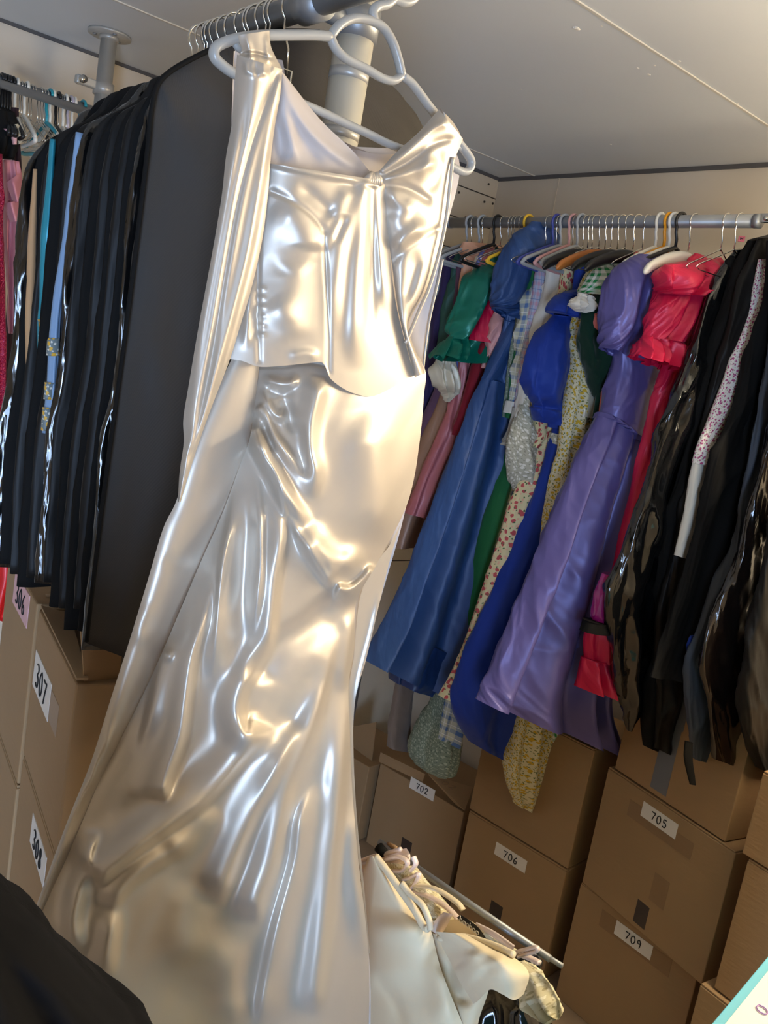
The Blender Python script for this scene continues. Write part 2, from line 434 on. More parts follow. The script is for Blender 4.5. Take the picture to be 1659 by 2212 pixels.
M_pole = mat('pale_pole', rgb(214, 208, 192), rough=.42, metal=.35)
PX_, PY_ = .672, .965
post('thick pale silver pole behind the white satin dress', PX_, PY_, .0243, m=M_pole,
     rings=[float(U(775, 62, 'y', PY_)[2]), float(U(752, 165, 'y', PY_)[2]), float(U(735, 292, 'y', PY_)[2])])
post('grey post at the far end of the right rail', XR, 2.355, .016, m=M_galv, flange=False)
link('wall_arm', merge([cyl((XR, 1.115, ZR+.004), (XW-.002, 1.115, ZR+.004), .013), cyl((XR, 1.115, ZR-.055), (XR, 1.115, ZR+.025), .019), cyl((XW-.012, 1.115, ZR+.004), (XW-.001, 1.115, ZR+.004), .035)]), M_galv, rr)
XF, ZF = .605, HC+.395          # front rail, carrying the bags and the satin dress
fr = thing('clothes_rail', 'grey tube clothes rail above the white satin dress and the black bags', 'clothes rail', (XF, 1., ZF))
link('tube', cyl((XF, .2, ZF), (XF, 1.205, ZF), .0155), M_galv, fr)
link('end_cap', cyl((XF, 1.203, ZF), (XF, 1.213, ZF), .0165), M_galv, fr)
link('lower_tube', cyl((XF, 1.18, ZF-.13), (XF, 1.52, ZF-.13), .0155), M_galv, fr)
link('drop_link', cyl((XF, 1.195, ZF-.13), (XF, 1.195, ZF), .012), M_galv, fr)
link('pole_clamp', merge([cyl((XF, .945, ZF), (XF, .985, ZF), .021), cyl((XF, PY_, ZF), (PX_, PY_, ZF), .012), cyl((PX_, PY_, ZF-.018), (PX_, PY_, ZF+.018), .028)]), M_galv, fr)
YLR, ZLR = 2.72, HC+.56         # rail along the left wall
lr = thing('clothes_rail', 'grey tube clothes rail along the left wall crowded with hangers', 'clothes rail', (.3, YLR, ZLR))
link('tube', cyl((-.9, YLR, ZLR), (pA[0]-.02, YLR, ZLR), .0165), M_galv, lr)
link('bracket', cyl((pA[0]-.03, YLR, ZLR), (pA[0], pA[1], ZLR), .012), M_galv, lr)
# ================================================================== HANGERS
def arc(r, a0, a1, n=16): return [(r*math.cos(math.radians(a)), r*math.sin(math.radians(a))) for a in np.linspace(a0, a1, n)]
def hook_path(r, neck=-.075):
    p = arc(r, 170, -50, 18)+[(.012, -r*1.05-.008), (.003, neck*.62), (0, neck)]
    return [(x, 0, z) for x, z in p]
def hanger_meshes(style):
    if style == 'wire':
        hk = tube(hook_path(.0195), .0015, 8)
        body = tube([(0,0,-.07),(.03,0,-.085),(.12,0,-.128),(.135,0,-.138),(.12,0,-.143),(-.12,0,-.143),(-.135,0,-.138),(-.12,0,-.128),(-.03,0,-.085)], .0016, 8, closed=True)
    elif style == 'clip':
        hk = tube(hook_path(.0195), .0015, 8)
        body = tube([(-.006,0,-.07),(.006,0,-.07),(.006,0,-.085),(-.006,0,-.085)], .0018, 8, closed=True)
    elif style == 'narrow':
        hk = tube(hook_path(.0195), .0015, 8)
        body = tube([(0,0,-.07),(.02,0,-.085),(.075,0,-.118),(.08,0,-.125),(-.08,0,-.125),(-.075,0,-.118),(-.02,0,-.085)], .0016, 8, closed=True)
    elif style == 'plastic':
        hk = tube(hook_path(.0215), .0042, 10)
        body = tube([(0,0,-.068),(.04,0,-.085),(.12,0,-.125),(.14,0,-.14),(.12,0,-.15),(-.12,0,-.15),(-.14,0,-.14),(-.12,0,-.125),(-.04,0,-.085)], .0055, 10, closed=True, smooth_n=50)
    else:                       # broad shaped shoulders on a wire hook
        hk = tube(hook_path(.0195), .0018, 8)
        x = np.linspace(-.2, .2, 41)
        top = -.078-.075*(np.abs(x)/.2)**1.6; th = .028+.012*(1-np.abs(x)/.2)
        P = np.zeros((41, 12, 3)); a = np.linspace(0, 2*PI, 12, endpoint=False)
        e = np.minimum(1, (1-np.abs(x)/.201)*12)**.5
        for i in range(41):
            P[i,:,0] = x[i]; P[i,:,1] = .010*np.cos(a)*e[i]+.03*(abs(x[i])/.2)**2; P[i,:,2] = top[i]-th[i]/2+th[i]/2*np.sin(a)*e[i]
        body = gridmesh('body', P, None, closed=True, caps=True)
    return hk, body
HM = {}
def hanger(style, col, x, y, z, rot, label, group=None, hookcol=None, rough=.35):
    k = (style, tuple(col))
    if k not in HM:
        hk, body = hanger_meshes(style)
        cm = M_chrome if col == 'c' else mat('hanger_'+'_'.join('%d' % round(c*255) for c in col), col, rough=rough)
        hk.materials.append(cm if style == 'plastic' else M_chrome); body.materials.append(cm)
        HM[k] = (hk, body)
    hk, body = HM[k]
    t = thing('clothes_hanger', label, 'hanger', (x, y, z), group); t.rotation_euler = (0, 0, rot)
    for n, me in (('hook', hk), ('shoulder_bar', body)):
        o = bpy.data.objects.new(n, me); COL.objects.link(o); o.parent = t
    return t
WH, BK, YE, BL, PK, CL = rgb(232,228,215), rgb(28,27,27), rgb(240,190,50), rgb(70,80,160), rgb(215,160,155), rgb(170,172,172)
right_hooks = [(1016,'plastic',CL),(1026,'wire','c'),(1043,'plastic',CL),(1050,'wire','c'),(1075,'plastic',BK),(1090,'wire','c'),(1106,'wire','c'),(1113,'wire','c'),(1120,'wire','c'),(1129,'wire','c'),(1174,'plastic',YE),(1187,'wire','c'),(1203,'plastic',BL),(1210,'wire','c'),(1220,'plastic',CL),(1238,'plastic',PK),(1246,'wire','c'),(1256,'plastic',CL),(1269,'wire','c'),(1280,'wide',BK),(1289,'wire','c'),(1304,'wire','c'),(1318,'wide',rgb(180,110,50)),(1330,'wire','c'),(1345,'wide',BK),(1361,'wire','c'),(1379,'wide',BK),(1399,'wire','c'),(1426,'plastic',WH),(1445,'plastic',rgb(236,160,25)),(1456,'plastic',WH),(1471,'plastic',BK),(1500,'wide',WH),(1570,'wire','c'),(1599,'wire','c')]
CN = {str(WH):'white', str(BK):'black', str(YE):'yellow', str(BL):'blue', str(PK):'pink', str(CL):'clear grey', 'c':'thin silver wire', str(rgb(180,110,50)):'orange wooden', str(rgb(236,160,25)):'amber yellow'}
cnt = {}; tot = {}
for px, s, c in right_hooks: tot[(s, str(c))] = tot.get((s, str(c)), 0)+1
for px, s, c in right_hooks:
    k = (s, str(c)); cnt[k] = cnt.get(k, 0)+1
    nm = CN[str(c)]+{'wire': '', 'plastic': ' plastic', 'wide': ' broad-shouldered'}[s]
    lab = (nm+' hanger on the right-hand rail') if tot[k] == 1 else '%s hanger, %s of its kind from the left end of the right-hand rail' % (nm, ORD[cnt[k]-1])
    hanger(s, c, XR, rail_y(px)+(.06 if px == 1174 else 0), ZR, PI+random.uniform(-.12, .12), lab, 'hangers on the right-hand rail')
fh = [435,450,462,468,480,496,511,535,553,561,580,598,607,640]
for i, px in enumerate(fh):
    y = float(U(px, 90-.333*(px-430), 'x', XF)[1])
    hanger('narrow' if y > 1.05 else 'clip', 'c', XF, y, ZF, PI+random.uniform(-.1, .1), 'silver wire hanger hook over the upper front rail, %s from its left end' % ORD[i], 'wire hangers on the front rail')
lh = [(2,'plastic',BK),(8,'plastic',BK),(14,'plastic',BK),(20,'plastic',BK),(26,'plastic',BK),(36,'plastic',WH),(45,'wire','c'),(50,'wire','c'),(57,'plastic',WH),(66,'wire','c'),(72,'wire','c'),(86,'wire','c'),(92,'wire','c'),(99,'wire','c'),(106,'plastic',rgb(40,150,165)),(113,'plastic',WH),(125,'plastic',BK),(132,'wire','c'),(141,'plastic',WH),(148,'wire','c'),(152,'plastic',rgb(190,180,190)),(160,'plastic',WH),(178,'plastic',rgb(40,150,165))]
CN[str(rgb(40,150,165))] = 'turquoise'; CN[str(rgb(190,180,190))] = 'lilac grey'
cnt = {}
for px, s, c in lh:
    k = (s, str(c)); cnt[k] = cnt.get(k, 0)+1
    x = float(U(px, 185+px*.28, 'y', YLR)[0])
    hanger(s, c, x, YLR, ZLR, PI/2+random.uniform(-.12, .12), '%s%s hanger on the left wall rail, %s of its kind from the left' % (CN[str(c)], ' plastic' if s == 'plastic' else '', ORD[cnt[k]-1]), 'hangers on the left wall rail')
# ================================================================== CARTONS
M_card = mat('cardboard', rgb(164, 134, 98), rough=.72, spec=.25, vary=.08, vscale=5., bump=(.0006, (30, 90, 1), 2.))
M_card2 = mat('cardboard_pale', rgb(168, 134, 96), rough=.72, spec=.25, vary=.06, vscale=5., bump=(.0006, (30, 90, 1), 2.))
M_tape = mat('brown_parcel_tape', rgb(146, 116, 82), rough=.4, spec=.5)
M_grey = mat('grey_duct_tape', rgb(112, 112, 116), rough=.4, spec=.5)
M_dktape = mat('dark_tape', rgb(66, 56, 50), rough=.4)
M_lab = mat('white_label_paper', rgb(235, 230, 222), rough=.6)
M_ink = mat('black_marker_ink', rgb(20, 18, 18), rough=.6)
M_pinkl = mat('pink_label_paper', rgb(226, 178, 182), rough=.6)
UP = np.array([0, 0, 1.])
def carton(label, A, B, zt, zb, d, m=M_card, num=None, lpx=None, lw=.13, lh_=.045, tapes=(), flaps=True, group='cardboard cartons', lm=M_lab, grow=0., nh=.52):
    """A, B: ends of the labelled side's top edge in the photograph; zt, zb heights relative to the camera"""
    zt += HC; zb += HC
    a = U(*A, 'z', zt); b = U(*B, 'z', zt)
    ux = (b-a)/np.linalg.norm(b-a); w = np.linalg.norm(b-a); n = np.cross(ux, UP)   # n points to the viewer's side
    if np.dot(n, CAM-a) < 0: n = -n
    b = b+ux*grow; w += grow
    c = (a+b)/2-n*d/2
    t = thing('cardboard_box', label, 'box', (c[0], c[1], zb), group)
    e = .003
    link('carton_body', boxmesh(a-n*d+UP*(zb-zt), ux*w, n*d, UP*(zt-zb-.006), .003), m, t)
    if flaps:
        for k in (0, 1):
            o0 = a-n*(d-.001)+n*(k*(d/2+.001))-UP*.0055
            link('top_flap', boxmesh(o0+ux*.002, ux*(w-.004), n*(d/2-.003), UP*.005, .0015), m, t)
    def onface(p):
        r = rays(*p); return CAM+r*(np.dot(a-CAM, n)/np.dot(r, n))
    def plate(name, p, w_, h_, mm, lift=.0006, ang=0.):
        q = onface(p); x = ux*math.cos(ang)-UP*math.sin(ang); y = np.cross(n, x); y = y if y[2] < 0 else -y
        return link(name, boxmesh(q-x*w_/2-y*h_/2, x*w_, y*h_, n*lift, 0), mm, t), q, x, y
    for tp in tapes:            # (px, py, width, height, material)
        plate('tape', tp[:2], tp[2], tp[3], tp[4], .0005, tp[5] if len(tp) > 5 else 0)
    if num:
        lo, q, x, y = plate('label', lpx, lw, lh_, lm, .0012)
        ch = lh_*nh; cw_ = ch*.62; tw = cw_*(len(num)*1.45-.45)
        link('number', writing(num, q-x*tw/2-y*ch/2+n*.001, x, y, n, cw_, ch, .0016, 1.45), M_ink, lo)
    return t, a, ux, n, w
def pxof(P):
    q = R.T@(np.asarray(P, float)-CAM); return (829.5+F*q[0]/q[2], 1106+F*q[1]/q[2])
def ontop(src, label, zt, zb, i0, i1, tapes=(), **k):
    t, a, ux, n, w = src
    A = a+ux*i0-n*.004+UP*(zt+HC-a[2]); B = a+ux*(w-i1)-n*.004+UP*(zt+HC-a[2])
    return carton(label, pxof(A), pxof(B), zt, zb, .32, tapes=tapes, **k)
# ---- under the right rail
b705 = carton('brown box numbered 705, middle of its stack under the right rail', (1315,1655), (1590,1840), -1.081, -1.472, .37, num='705', lpx=(1424,1771),
       tapes=[(1424,1925,.055,.085,M_tape), (1385,1975,.045,.07,M_dktape), (1424,1790,.24,.05,M_tape)])
carton('brown box numbered 709 on the floor beneath box 705', (1255,1905), (1512,2090), -1.474, -HC, .37, num='709', lpx=(1368,2030),
       tapes=[(1370,2035,.25,.055,M_tape)])
b706 = carton('brown box numbered 706 on the floor between boxes 702 and 709', (1014,1750), (1224,1880), -1.474, -HC, .36, num='706', lpx=(1103,1852),
       tapes=[(1070,1972,.05,.07,M_dktape)])
ontop(b705, 'pale brown box with a wide grey tape strip, standing on box 705', -.70, -1.078, .02, .04, m=M_card2, tapes=[(1438,1640,.06,.2,M_grey), (1475,1500,.06,.2,M_grey)])
ontop(b706, 'plain brown box without a number on top of box 706', -1.06, -1.471, -.005, .0)
t7 = carton('battered open brown box numbered 702 on the floor left of box 706', (822,1646), (1003,1752), -1.531, -HC, .33, num='702', lpx=(912,1704), flaps=False,
       tapes=[(876,1835,.05,.08,M_dktape)], lw=.12)
def flap(t, quad, ax, v, m, name='flap'):
    P = [U(x, y, ax, v+o) for x, y, o in quad]
    nrm = np.cross(P[1]-P[0], P[3]-P[0]); nrm /= np.linalg.norm(nrm)
    bm = bmesh.new(); a = [bm.verts.new(p) for p in P]; b = [bm.verts.new(p+nrm*.004) for p in P]
    for f in ((0,1,2,3), (7,6,5,4), (0,4,5,1), (1,5,6,2), (2,6,7,3), (3,7,4,0)):
        bm.faces.new([(a+b)[i] for i in f])
    uv = bm.loops.layers.uv.new('UV')
    for fc in bm.faces:
        for lp in fc.loops: lp[uv].uv = (lp.vert.co.y, lp.vert.co.z)
    me = bpy.data.meshes.new(name); bm.to_mesh(me); bm.free()
    return link(name, me, m, t)
bx = t7[0]
flap(bx, [(822,1625,.02), (918,1672,.02), (912,1690,-.02), (818,1645,-.02)], 'z', HC-1.50, M_card)
f2 = flap(bx, [(925,1672,.03), (1022,1700,.03), (1004,1750,-.02), (985,1737,-.015)], 'z', HC-1.50, M_card)
q = U(952, 1690, 'z', HC-1.478); 
link('number', writing('702', U(948,1679,'z',HC-1.474), t7[2], -t7[3]*-1, UP, .022, .03, .0012, 1.5), M_tape, f2)
tl = carton('open brown box at the far end of the floor row, left of box 702', (690,1590), (798,1655), -1.55, -HC, .3, flaps=False)
flap(tl[0], [(735,1575,0), (812,1560,0), (800,1662,0), (738,1690,0)], 'x', 2.27, M_card)
# ---- near right stack
def rstack(label, y, zt, zb, x=2.12, m=M_card2):
    A = np.array([x, y, HC+zt]); carton(label, pxof(A), pxof(A+.40*np.array([-.10, -.995, 0])), zt, zb, .36, m=m)
rstack('pale brown box at the right picture edge, top of the stack beside box 705', .850, -.815, -1.038)
rstack('tall pale brown box at the right picture edge below the topmost one', .832, -1.042, -1.405)
rstack('brown box low at the right picture edge beside box 709', .862, -1.409, -HC, 2.11, M_card)
# ---- left stacks under the black bags
ZT = -.507
l307 = carton('brown box numbered 307 under the black garment bags, top of its stack', (85,1310), (165,1470), ZT, ZT-.27, .33, num='307', lpx=(91,1478), lw=.15, lh_=.062, nh=.62, flaps=False,
       tapes=[(112,1530,.10,.05,M_tape)], group='cartons on the left')
flap(l307[0], [(174,1347,0), (266,1395,0), (252,1497,0), (184,1490,0)], 'y', 1.125, M_card2)
flap(l307[0], [(88,1312,0), (165,1470,0), (190,1470,.0), (150,1330,0)], 'z', HC+ZT, M_card)
def under(src, label, zt, zb, num=None, lpx=None, **k):
    t, a, ux, n, w = src
    # same footprint as the box above it
    A = a+UP*(zt+HC-a[2]); B = A+ux*w
    def px(P):
        q = R.T@(P-CAM); return (829.5+F*q[0]/q[2], 1106+F*q[1]/q[2])
    return carton(label, px(A), px(B), zt, zb, .33, num=num, lpx=lpx, group='cartons on the left', **k)
l308 = under(l307, 'brown box numbered 308 directly beneath box 307', ZT-.273, ZT-.56, '308', (83,1834), lw=.13, lh_=.05, nh=.6)
under(l307, 'brown box on the floor beneath box 308', ZT-.563, -HC+.45)
under(l307, 'lowest brown box on the floor under the left cartons, below box 308', -HC+.447, -HC)
l306 = carton('brown box numbered 306 behind box 307 at the left edge', (20,1195), (80,1297), ZT+.01, ZT-.33, .33, num='306', lpx=(46,1294), lw=.15, lh_=.06, nh=.6, lm=M_pinkl, flaps=False, group='cartons on the left')
flap(l306[0], [(22,1196,0), (66,1196,0), (72,1228,0), (60,1228,0)], 'y', 1.74, M_card2)
flap(l306[0], [(98,1283,0), (146,1281,0), (152,1304,0), (106,1302,0)], 'y', 1.47, M_card2)
under(l306, 'brown box beneath box 306 at the left picture edge', ZT-.333, ZT-.8)
under(l306, 'lowest brown box beneath box 306 at the left picture edge', ZT-.803, -HC)
# ================================================================== THE SATIN DRESS
YD = .80
M_satin = mat('ivory_satin', rgb(190, 180, 166), rough=.41, metal=.46, spec=.8, bump=(.0006, (26, 6, 1), 2.))
M_satin_in = mat('satin_inside', rgb(196, 186, 180), rough=.55, spec=.4, bump=(.0012, (16, 6, 1), 3.))
M_hang = mat('pearl_plastic', rgb(168, 166, 160), rough=.3, spec=.6)
hg = thing('dress_hanger', 'pearl white plastic hanger holding up the long satin dress', 'hanger', (.58, YD, ZF))
def pp(L, y=YD): return [U(a, b, 'y', y) for a, b in L]
fr1 = tube(pp([(560,182),(505,158),(480,141),(464,124),(464,107),(478,95),(510,84),(560,77),(620,76),(680,76),(713,79)]), .0058, 14, smooth_n=60, flat=.85)
fr2 = tube(pp([(713,79),(735,53),(765,40),(800,44),(828,60),(848,92),(860,128),(868,163)]), .0058, 14, smooth_n=40, flat=.8)
fr3 = tube(pp([(713,79),(726,106),(748,127),(790,148),(826,169),(850,174),(868,163)]), .0056, 14, smooth_n=40, flat=.8)
fr4 = tube(pp([(868,163),(892,183),(924,226),(955,264),(985,301),(1008,330),(1018,350),(1012,368),(996,370),(972,358),(930,340)]), .0058, 14, smooth_n=60, flat=.8)
fr5 = tube(pp([(505,158),(600,201),(690,240),(750,268),(800,291),(850,315),(975,360)]), .0054, 12, smooth_n=40, flat=.8)
fr6 = tube(pp([(505,90),(516,104),(535,111),(575,106)]), .0035, 10, smooth_n=20)
fr7 = tube(pp([(958,280),(970,303),(985,315),(1002,322)]), .0035, 10, smooth_n=20)
link('hanger_frame', merge([fr1, fr2, fr3, fr4, fr5, fr6, fr7]), M_hang, hg)
hp = pp([(809,48),(806,26),(816,14),(836,9),(850,-2)])+[np.array([XF+.0255*math.cos(a), YD, ZF+.0255*math.sin(a)]) for a in np.linspace(-1.6, 3.0, 14)]
link('hanger_hook', tube(hp, .0052, 12, smooth_n=70), M_hang, hg)

dress = thing('satin_dress', 'long ivory satin gown with draped hip on a pearl white hanger, closest to the viewer', 'dress', (.5, YD, .9))
SEAM = [(560,792),(553,850),(541,940),(520,1000),(481,1107),(434,1213),(385,1328),(348,1414),(307,1504),(258,1602),(211,1696),(150,1840),(87,1980)]
# folds of the skirt: (line, height mm, falloff left, falloff right[, end tapers])
SK = [
 # pleats gathered into the seam at the hip
 ([(566,812),(592,826),(625,829),(648,812)], 5, 8, 12), ([(572,838),(600,852),(640,848)], -3, 8, 10),
 ([(560,840),(576,868),(592,893),(606,899),(614,882)], 8, 9, 9), ([(602,852),(620,880),(626,905),(634,940)], -5, 10, 14),
 ([(556,873),(574,900),(592,940),(612,968),(640,1010),(664,1056)], 9, 14, 9, (.1,.4)),
 ([(552,896),(562,930),(574,962),(590,985)], 6, 8, 7), ([(566,900),(580,945),(594,985)], -4, 6, 6),
 ([(546,924),(562,962),(592,1012),(622,1066),(652,1110),(672,1134)], 11, 16, 9, (.05,.4)),
 ([(545,935),(572,1005),(612,1085),(640,1140),(668,1188),(700,1238),(724,1268)], 13, 10, 22, (.1,.15)),
 ([(698,812),(684,860),(672,915),(670,970),(681,1018),(676,1058),(664,1085)], 10, 26, 16, (.15,.4)),
 ([(640,900),(650,950),(656,1000),(664,1040)], -4, 16, 12),
 ([(660,1130),(690,1188),(740,1215),(790,1192)], 12, 30, 26, (.3,.3)),
 ([(722,1268),(756,1274),(786,1252),(808,1222)], 14, 20, 10, (.15,.15)),
 ([(790,880),(806,980),(812,1080),(800,1180)], 9, 60, 40, (.3,.3)),
 # falls from the hip
 ([(560,960),(600,1060),(640,1130),(690,1205),(716,1262)], -6, 22, 10, (.2,.2)),
 ([(586,985),(604,1082),(606,1164),(592,1250),(584,1330),(576,1390),(550,1440),(524,1482),(512,1528),(520,1572),(540,1584),(550,1556)], 16, 34, 11, (.25,.1)),
 ([(556,1020),(562,1164),(556,1280),(540,1400)], 8, 20, 9, (.3,.4)),
 ([(516,1040),(500,1130),(486,1210),(478,1310),(472,1420),(466,1500)], 9, 9, 26, (.3,.4)),
 ([(500,1110),(480,1210),(466,1310),(458,1410),(452,1500)], 7, 20, 8, (.3,.4)),
 ([(452,1230),(436,1330),(412,1420),(400,1512),(388,1594),(354,1690),(346,1730)], 16, 40, 13, (.3,.15)),
 ([(372,1370),(350,1440),(328,1540),(300,1640)], 8, 10, 26, (.3,.4)),
 ([(349,1402),(362,1418),(370,1400)], 4, 9, 9),
 # shadow under the hip drape
 ([(740,1290),(670,1345),(605,1390),(560,1440),(540,1480)], -10, 20, 40, (.2,.3)),
 # long diagonal fold
 ([(585,1560),(532,1618),(452,1712),(385,1765),(318,1812),(244,1868),(206,1902)], 20, 52, 9, (.25,.10)),
 ([(212,1790),(190,1840),(188,1880),(200,1905)], 7, 26, 10),
 ([(430,1800),(350,1850),(290,1890),(250,1935),(236,1965)], 9, 34, 14, (.3,.3)),
 ([(470,1740),(410,1800),(360,1850)], 5, 34, 30),
 # right hand falls
 ([(728,1348),(704,1440),(682,1533),(652,1620),(620,1695),(602,1780),(584,1870),(558,1940),(548,1990)], 18, 40, 12, (.3,.12)),
 ([(640,1560),(598,1646),(540,1760),(494,1875),(464,1960)], 14, 44, 16, (.3,.2)),
 ([(754,1440),(738,1620),(722,1800),(702,1980),(684,2130),(676,2190)], 17, 32, 13, (.3,.2)),
 ([(690,1690),(654,1760),(640,1860),(602,1998),(572,2140),(560,2220)], 10, 10, 36, (.3,.2)),
 ([(770,1720),(764,1800),(766,1880),(778,1960),(784,2080)], 11, 26, 14, (.3,.3)),
 ([(764,1310),(750,1400),(738,1500)], 7, 22, 10), ([(700,1420),(660,1520),(620,1590)], -5, 26, 26),
 ([(250,1940),(236,2040),(226,2130)], 8, 30, 18, (.4,.4)), ([(300,2070),(420,2150),(560,2120),(640,2070)], -3, 60, 60), ([(330,1990),(420,2050),(500,2030)], 2, 70, 70),
 ([(180,1880),(158,1980),(165,2060)], 7, 22, 22), ([(420,1900),(400,2000),(420,2090)], 5, 50, 50), ([(520,2020),(500,2120),(505,2220)], 6, 40, 24, (.4,.3)),
 ([(560,792),(610,790),(665,784),(700,790)], -2.2, 4, 4, (.02,.02)),
]
SKA = [(556,765)]+SEAM+[(40,2110),(-10,2270)]
SKB = [(905,770),(920,806),(916,850),(912,905),(905,965),(893,1040),(870,1112),(812,1222),(770,1300),(765,1400),(753,1480),(756,1590),(760,1690),(772,1840),(796,2060),(796,2270)]
patch('skirt', SKA, SKB, 'y', YD-.012, M_satin, dress, SK, nt=420, ns=190, bulge=.035, wob=.0012, wsc=.03, amp=1.45, wm=1.0, bl=2, back=.03)
# flat side panel left of the seam
SPA = [(502,772),(470,840),(436,920),(405,1000),(381,1082),(352,1143),(319,1254),(278,1389),(241,1504),(196,1647),(142,1783),(78,1957)]
SPB = SEAM[:1]+[(553,850),(541,940),(520,1000),(481,1107),(434,1213),(385,1328),(348,1414),(307,1504),(258,1602),(170,1800),(87,1980)]
patch('side_panel', SPA, SPB, 'y', YD-.010, M_satin, dress,
      [([(510,800),(440,960),(390,1110),(330,1300),(250,1540),(180,1720)], 5, 40, 40), (SEAM, -2, 4, 4, (.02,.02)),
       ([(250,1560),(215,1650),(190,1720)], 4, 12, 10), ([(190,1690),(150,1780),(130,1850)], 3, 10, 10), ([(230,1600),(205,1690),(170,1760)], -3, 8, 8),
       ([(330,1300),(300,1350),(310,1400)], 2, 16, 16), ([(355,1200),(380,1220),(420,1215)], -1.5, 14, 14), ([(150,1800),(120,1870),(95,1930)], 3, 8, 8)], nt=160, ns=36, bulge=.006)
# bodice, left and middle
BOA = [(574,352),(568,420),(558,505),(544,600),(520,690),(494,778)]
BOB = [(838,392),(838,470),(843,560),(856,660),(878,752),(896,816)]
BO = [
 ([(580,412),(620,430),(660,455),(690,485),(702,510)], -3, 4, 9, (.05,.1)), ([(700,512),(704,580),(708,660),(710,740),(709,800)], -3, 4, 4, (.03,.02)),
 ([(590,440),(640,475),(665,515),(668,545)], 6, 34, 40), ([(574,552),(605,590),(648,604),(688,572),(706,522)], -2.6, 40, 14),
 ([(740,465),(724,495),(712,525)], 2, 8, 7), ([(750,460),(738,490),(722,530)], -1.8, 8, 8),
 ([(640,395),(690,440),(720,470)], -4, 22, 16), ([(760,400),(740,440),(730,480)], 4, 16, 18),
 ([(800,392),(790,460),(775,580),(768,700),(768,800)], 9, 20, 24, (.05,.3)), ([(816,392),(818,480),(826,580),(840,690)], 8, 12, 16, (.05,.3)),
 ([(806,400),(804,500),(800,620),(802,740)], -7, 10, 14, (.05,.3)), ([(788,400),(760,470),(735,540),(724,640),(722,740)], 5, 18, 18, (.05,.3)),
 ([(560,470),(558,560),(557,650),(560,780)], -2.6, 4, 4, (.02,.02)), ([(540,600),(536,680),(530,760)], 4, 10, 10), ([(545,660),(552,700),(545,740)], -3, 9, 9),
 ([(590,640),(620,690),(640,740)], 3, 36, 30), ([(632,560),(625,640),(600,720)], 5, 44, 40), ([(588,352),(680,374),(795,392)], 4, 8, 10, (.02,.02)),
 ([(620,770),(660,764),(690,772)], 3, 14, 10),
]
for k in range(6): BO.append(([(556, 620+k*20), (566, 624+k*20), (576, 622+k*20)], 1.4, 4, 4))
patch('bodice', BOA, BOB, 'y', YD-.022, M_satin, dress, BO, nt=190, ns=130, bulge=.02, tilt=-.002, amp=.9, bl=2,
      bot=[(480,774),(520,779),(560,792),(610,790),(660,785),(692,782),(703,792),(712,815),(735,835),(765,850),(805,856),(850,836),(880,818),(900,810)])
# right bust, gathered between the strap and the middle
RBA = [(948,236),(905,285),(860,325),(826,362),(812,382),(826,430),(836,500),(848,580),(862,680),(896,815)]
RBB = [(1000,300),(992,320),(982,345),(976,375),(970,420),(962,480),(948,540),(925,620),(884,706),(918,806)]
patch('bust_panel', RBA, RBB, 'y', YD-.026, M_satin, dress,
      [([(822,372),(870,335),(930,280),(972,262)], 6, 10, 10, (.05,.15)), ([(826,380),(880,352),(940,310),(985,298)], -5, 8, 8, (.05,.2)), ([(828,388),(890,372),(950,345)], 6, 12, 12, (.05,.2)),
       ([(832,398),(885,410),(935,440)], -5, 6, 10, (.05,.15)), ([(832,405),(865,440),(900,450)], 6, 16, 16), ([(930,300),(925,350),(905,400)], 4, 14, 12), ([(955,320),(945,380),(925,420)], -4, 10, 10),
       ([(848,566),(880,535),(925,505),(955,492)], -4, 5, 7, (.05,.1)), ([(850,540),(880,510),(930,480)], 7, 16, 14), ([(905,540),(890,600),(872,660)], -4, 14, 14), ([(925,545),(905,620),(885,680)], 4, 12, 10),
       ([(850,450),(880,490),(920,480)], 5, 30, 30), ([(898,815),(908,808),(918,806)], -2, 4, 4)], nt=150, ns=60, bulge=.012, amp=.85, tilt=-.006, bl=2)
# centre gathers
gm = []
for k in range(7):
    a = -.9+k*.3; q = [(808+10*math.sin(a)*.6, 372+k % 2*3), (806+16*math.sin(a), 388), (804+22*math.sin(a), 402)]
    gm.append(tube(pp(q, YD-.036), [.002, .0042, .0022], 8))
link('gathered_knot', merge(gm), M_satin, dress)
# inner front above the bodice edge
patch('neckline_panel', [(602,150),(592,230),(584,300),(572,372)], [(608,152),(690,256),(762,326),(822,400)], 'y', YD-.004, M_satin_in, dress,
      [([(606,170),(650,260),(720,330),(800,380)], 5, 12, 12), ([(600,180),(625,270),(640,360)], 6, 14, 14), ([(602,190),(650,300),(700,370)], -4, 14, 14), ([(592,240),(605,310),(600,360)], -4, 12, 12),
       ([(612,158),(700,262),(770,330),(812,372)], 2, 4, 4, (.02,.02))], nt=90, ns=60, bulge=.008)
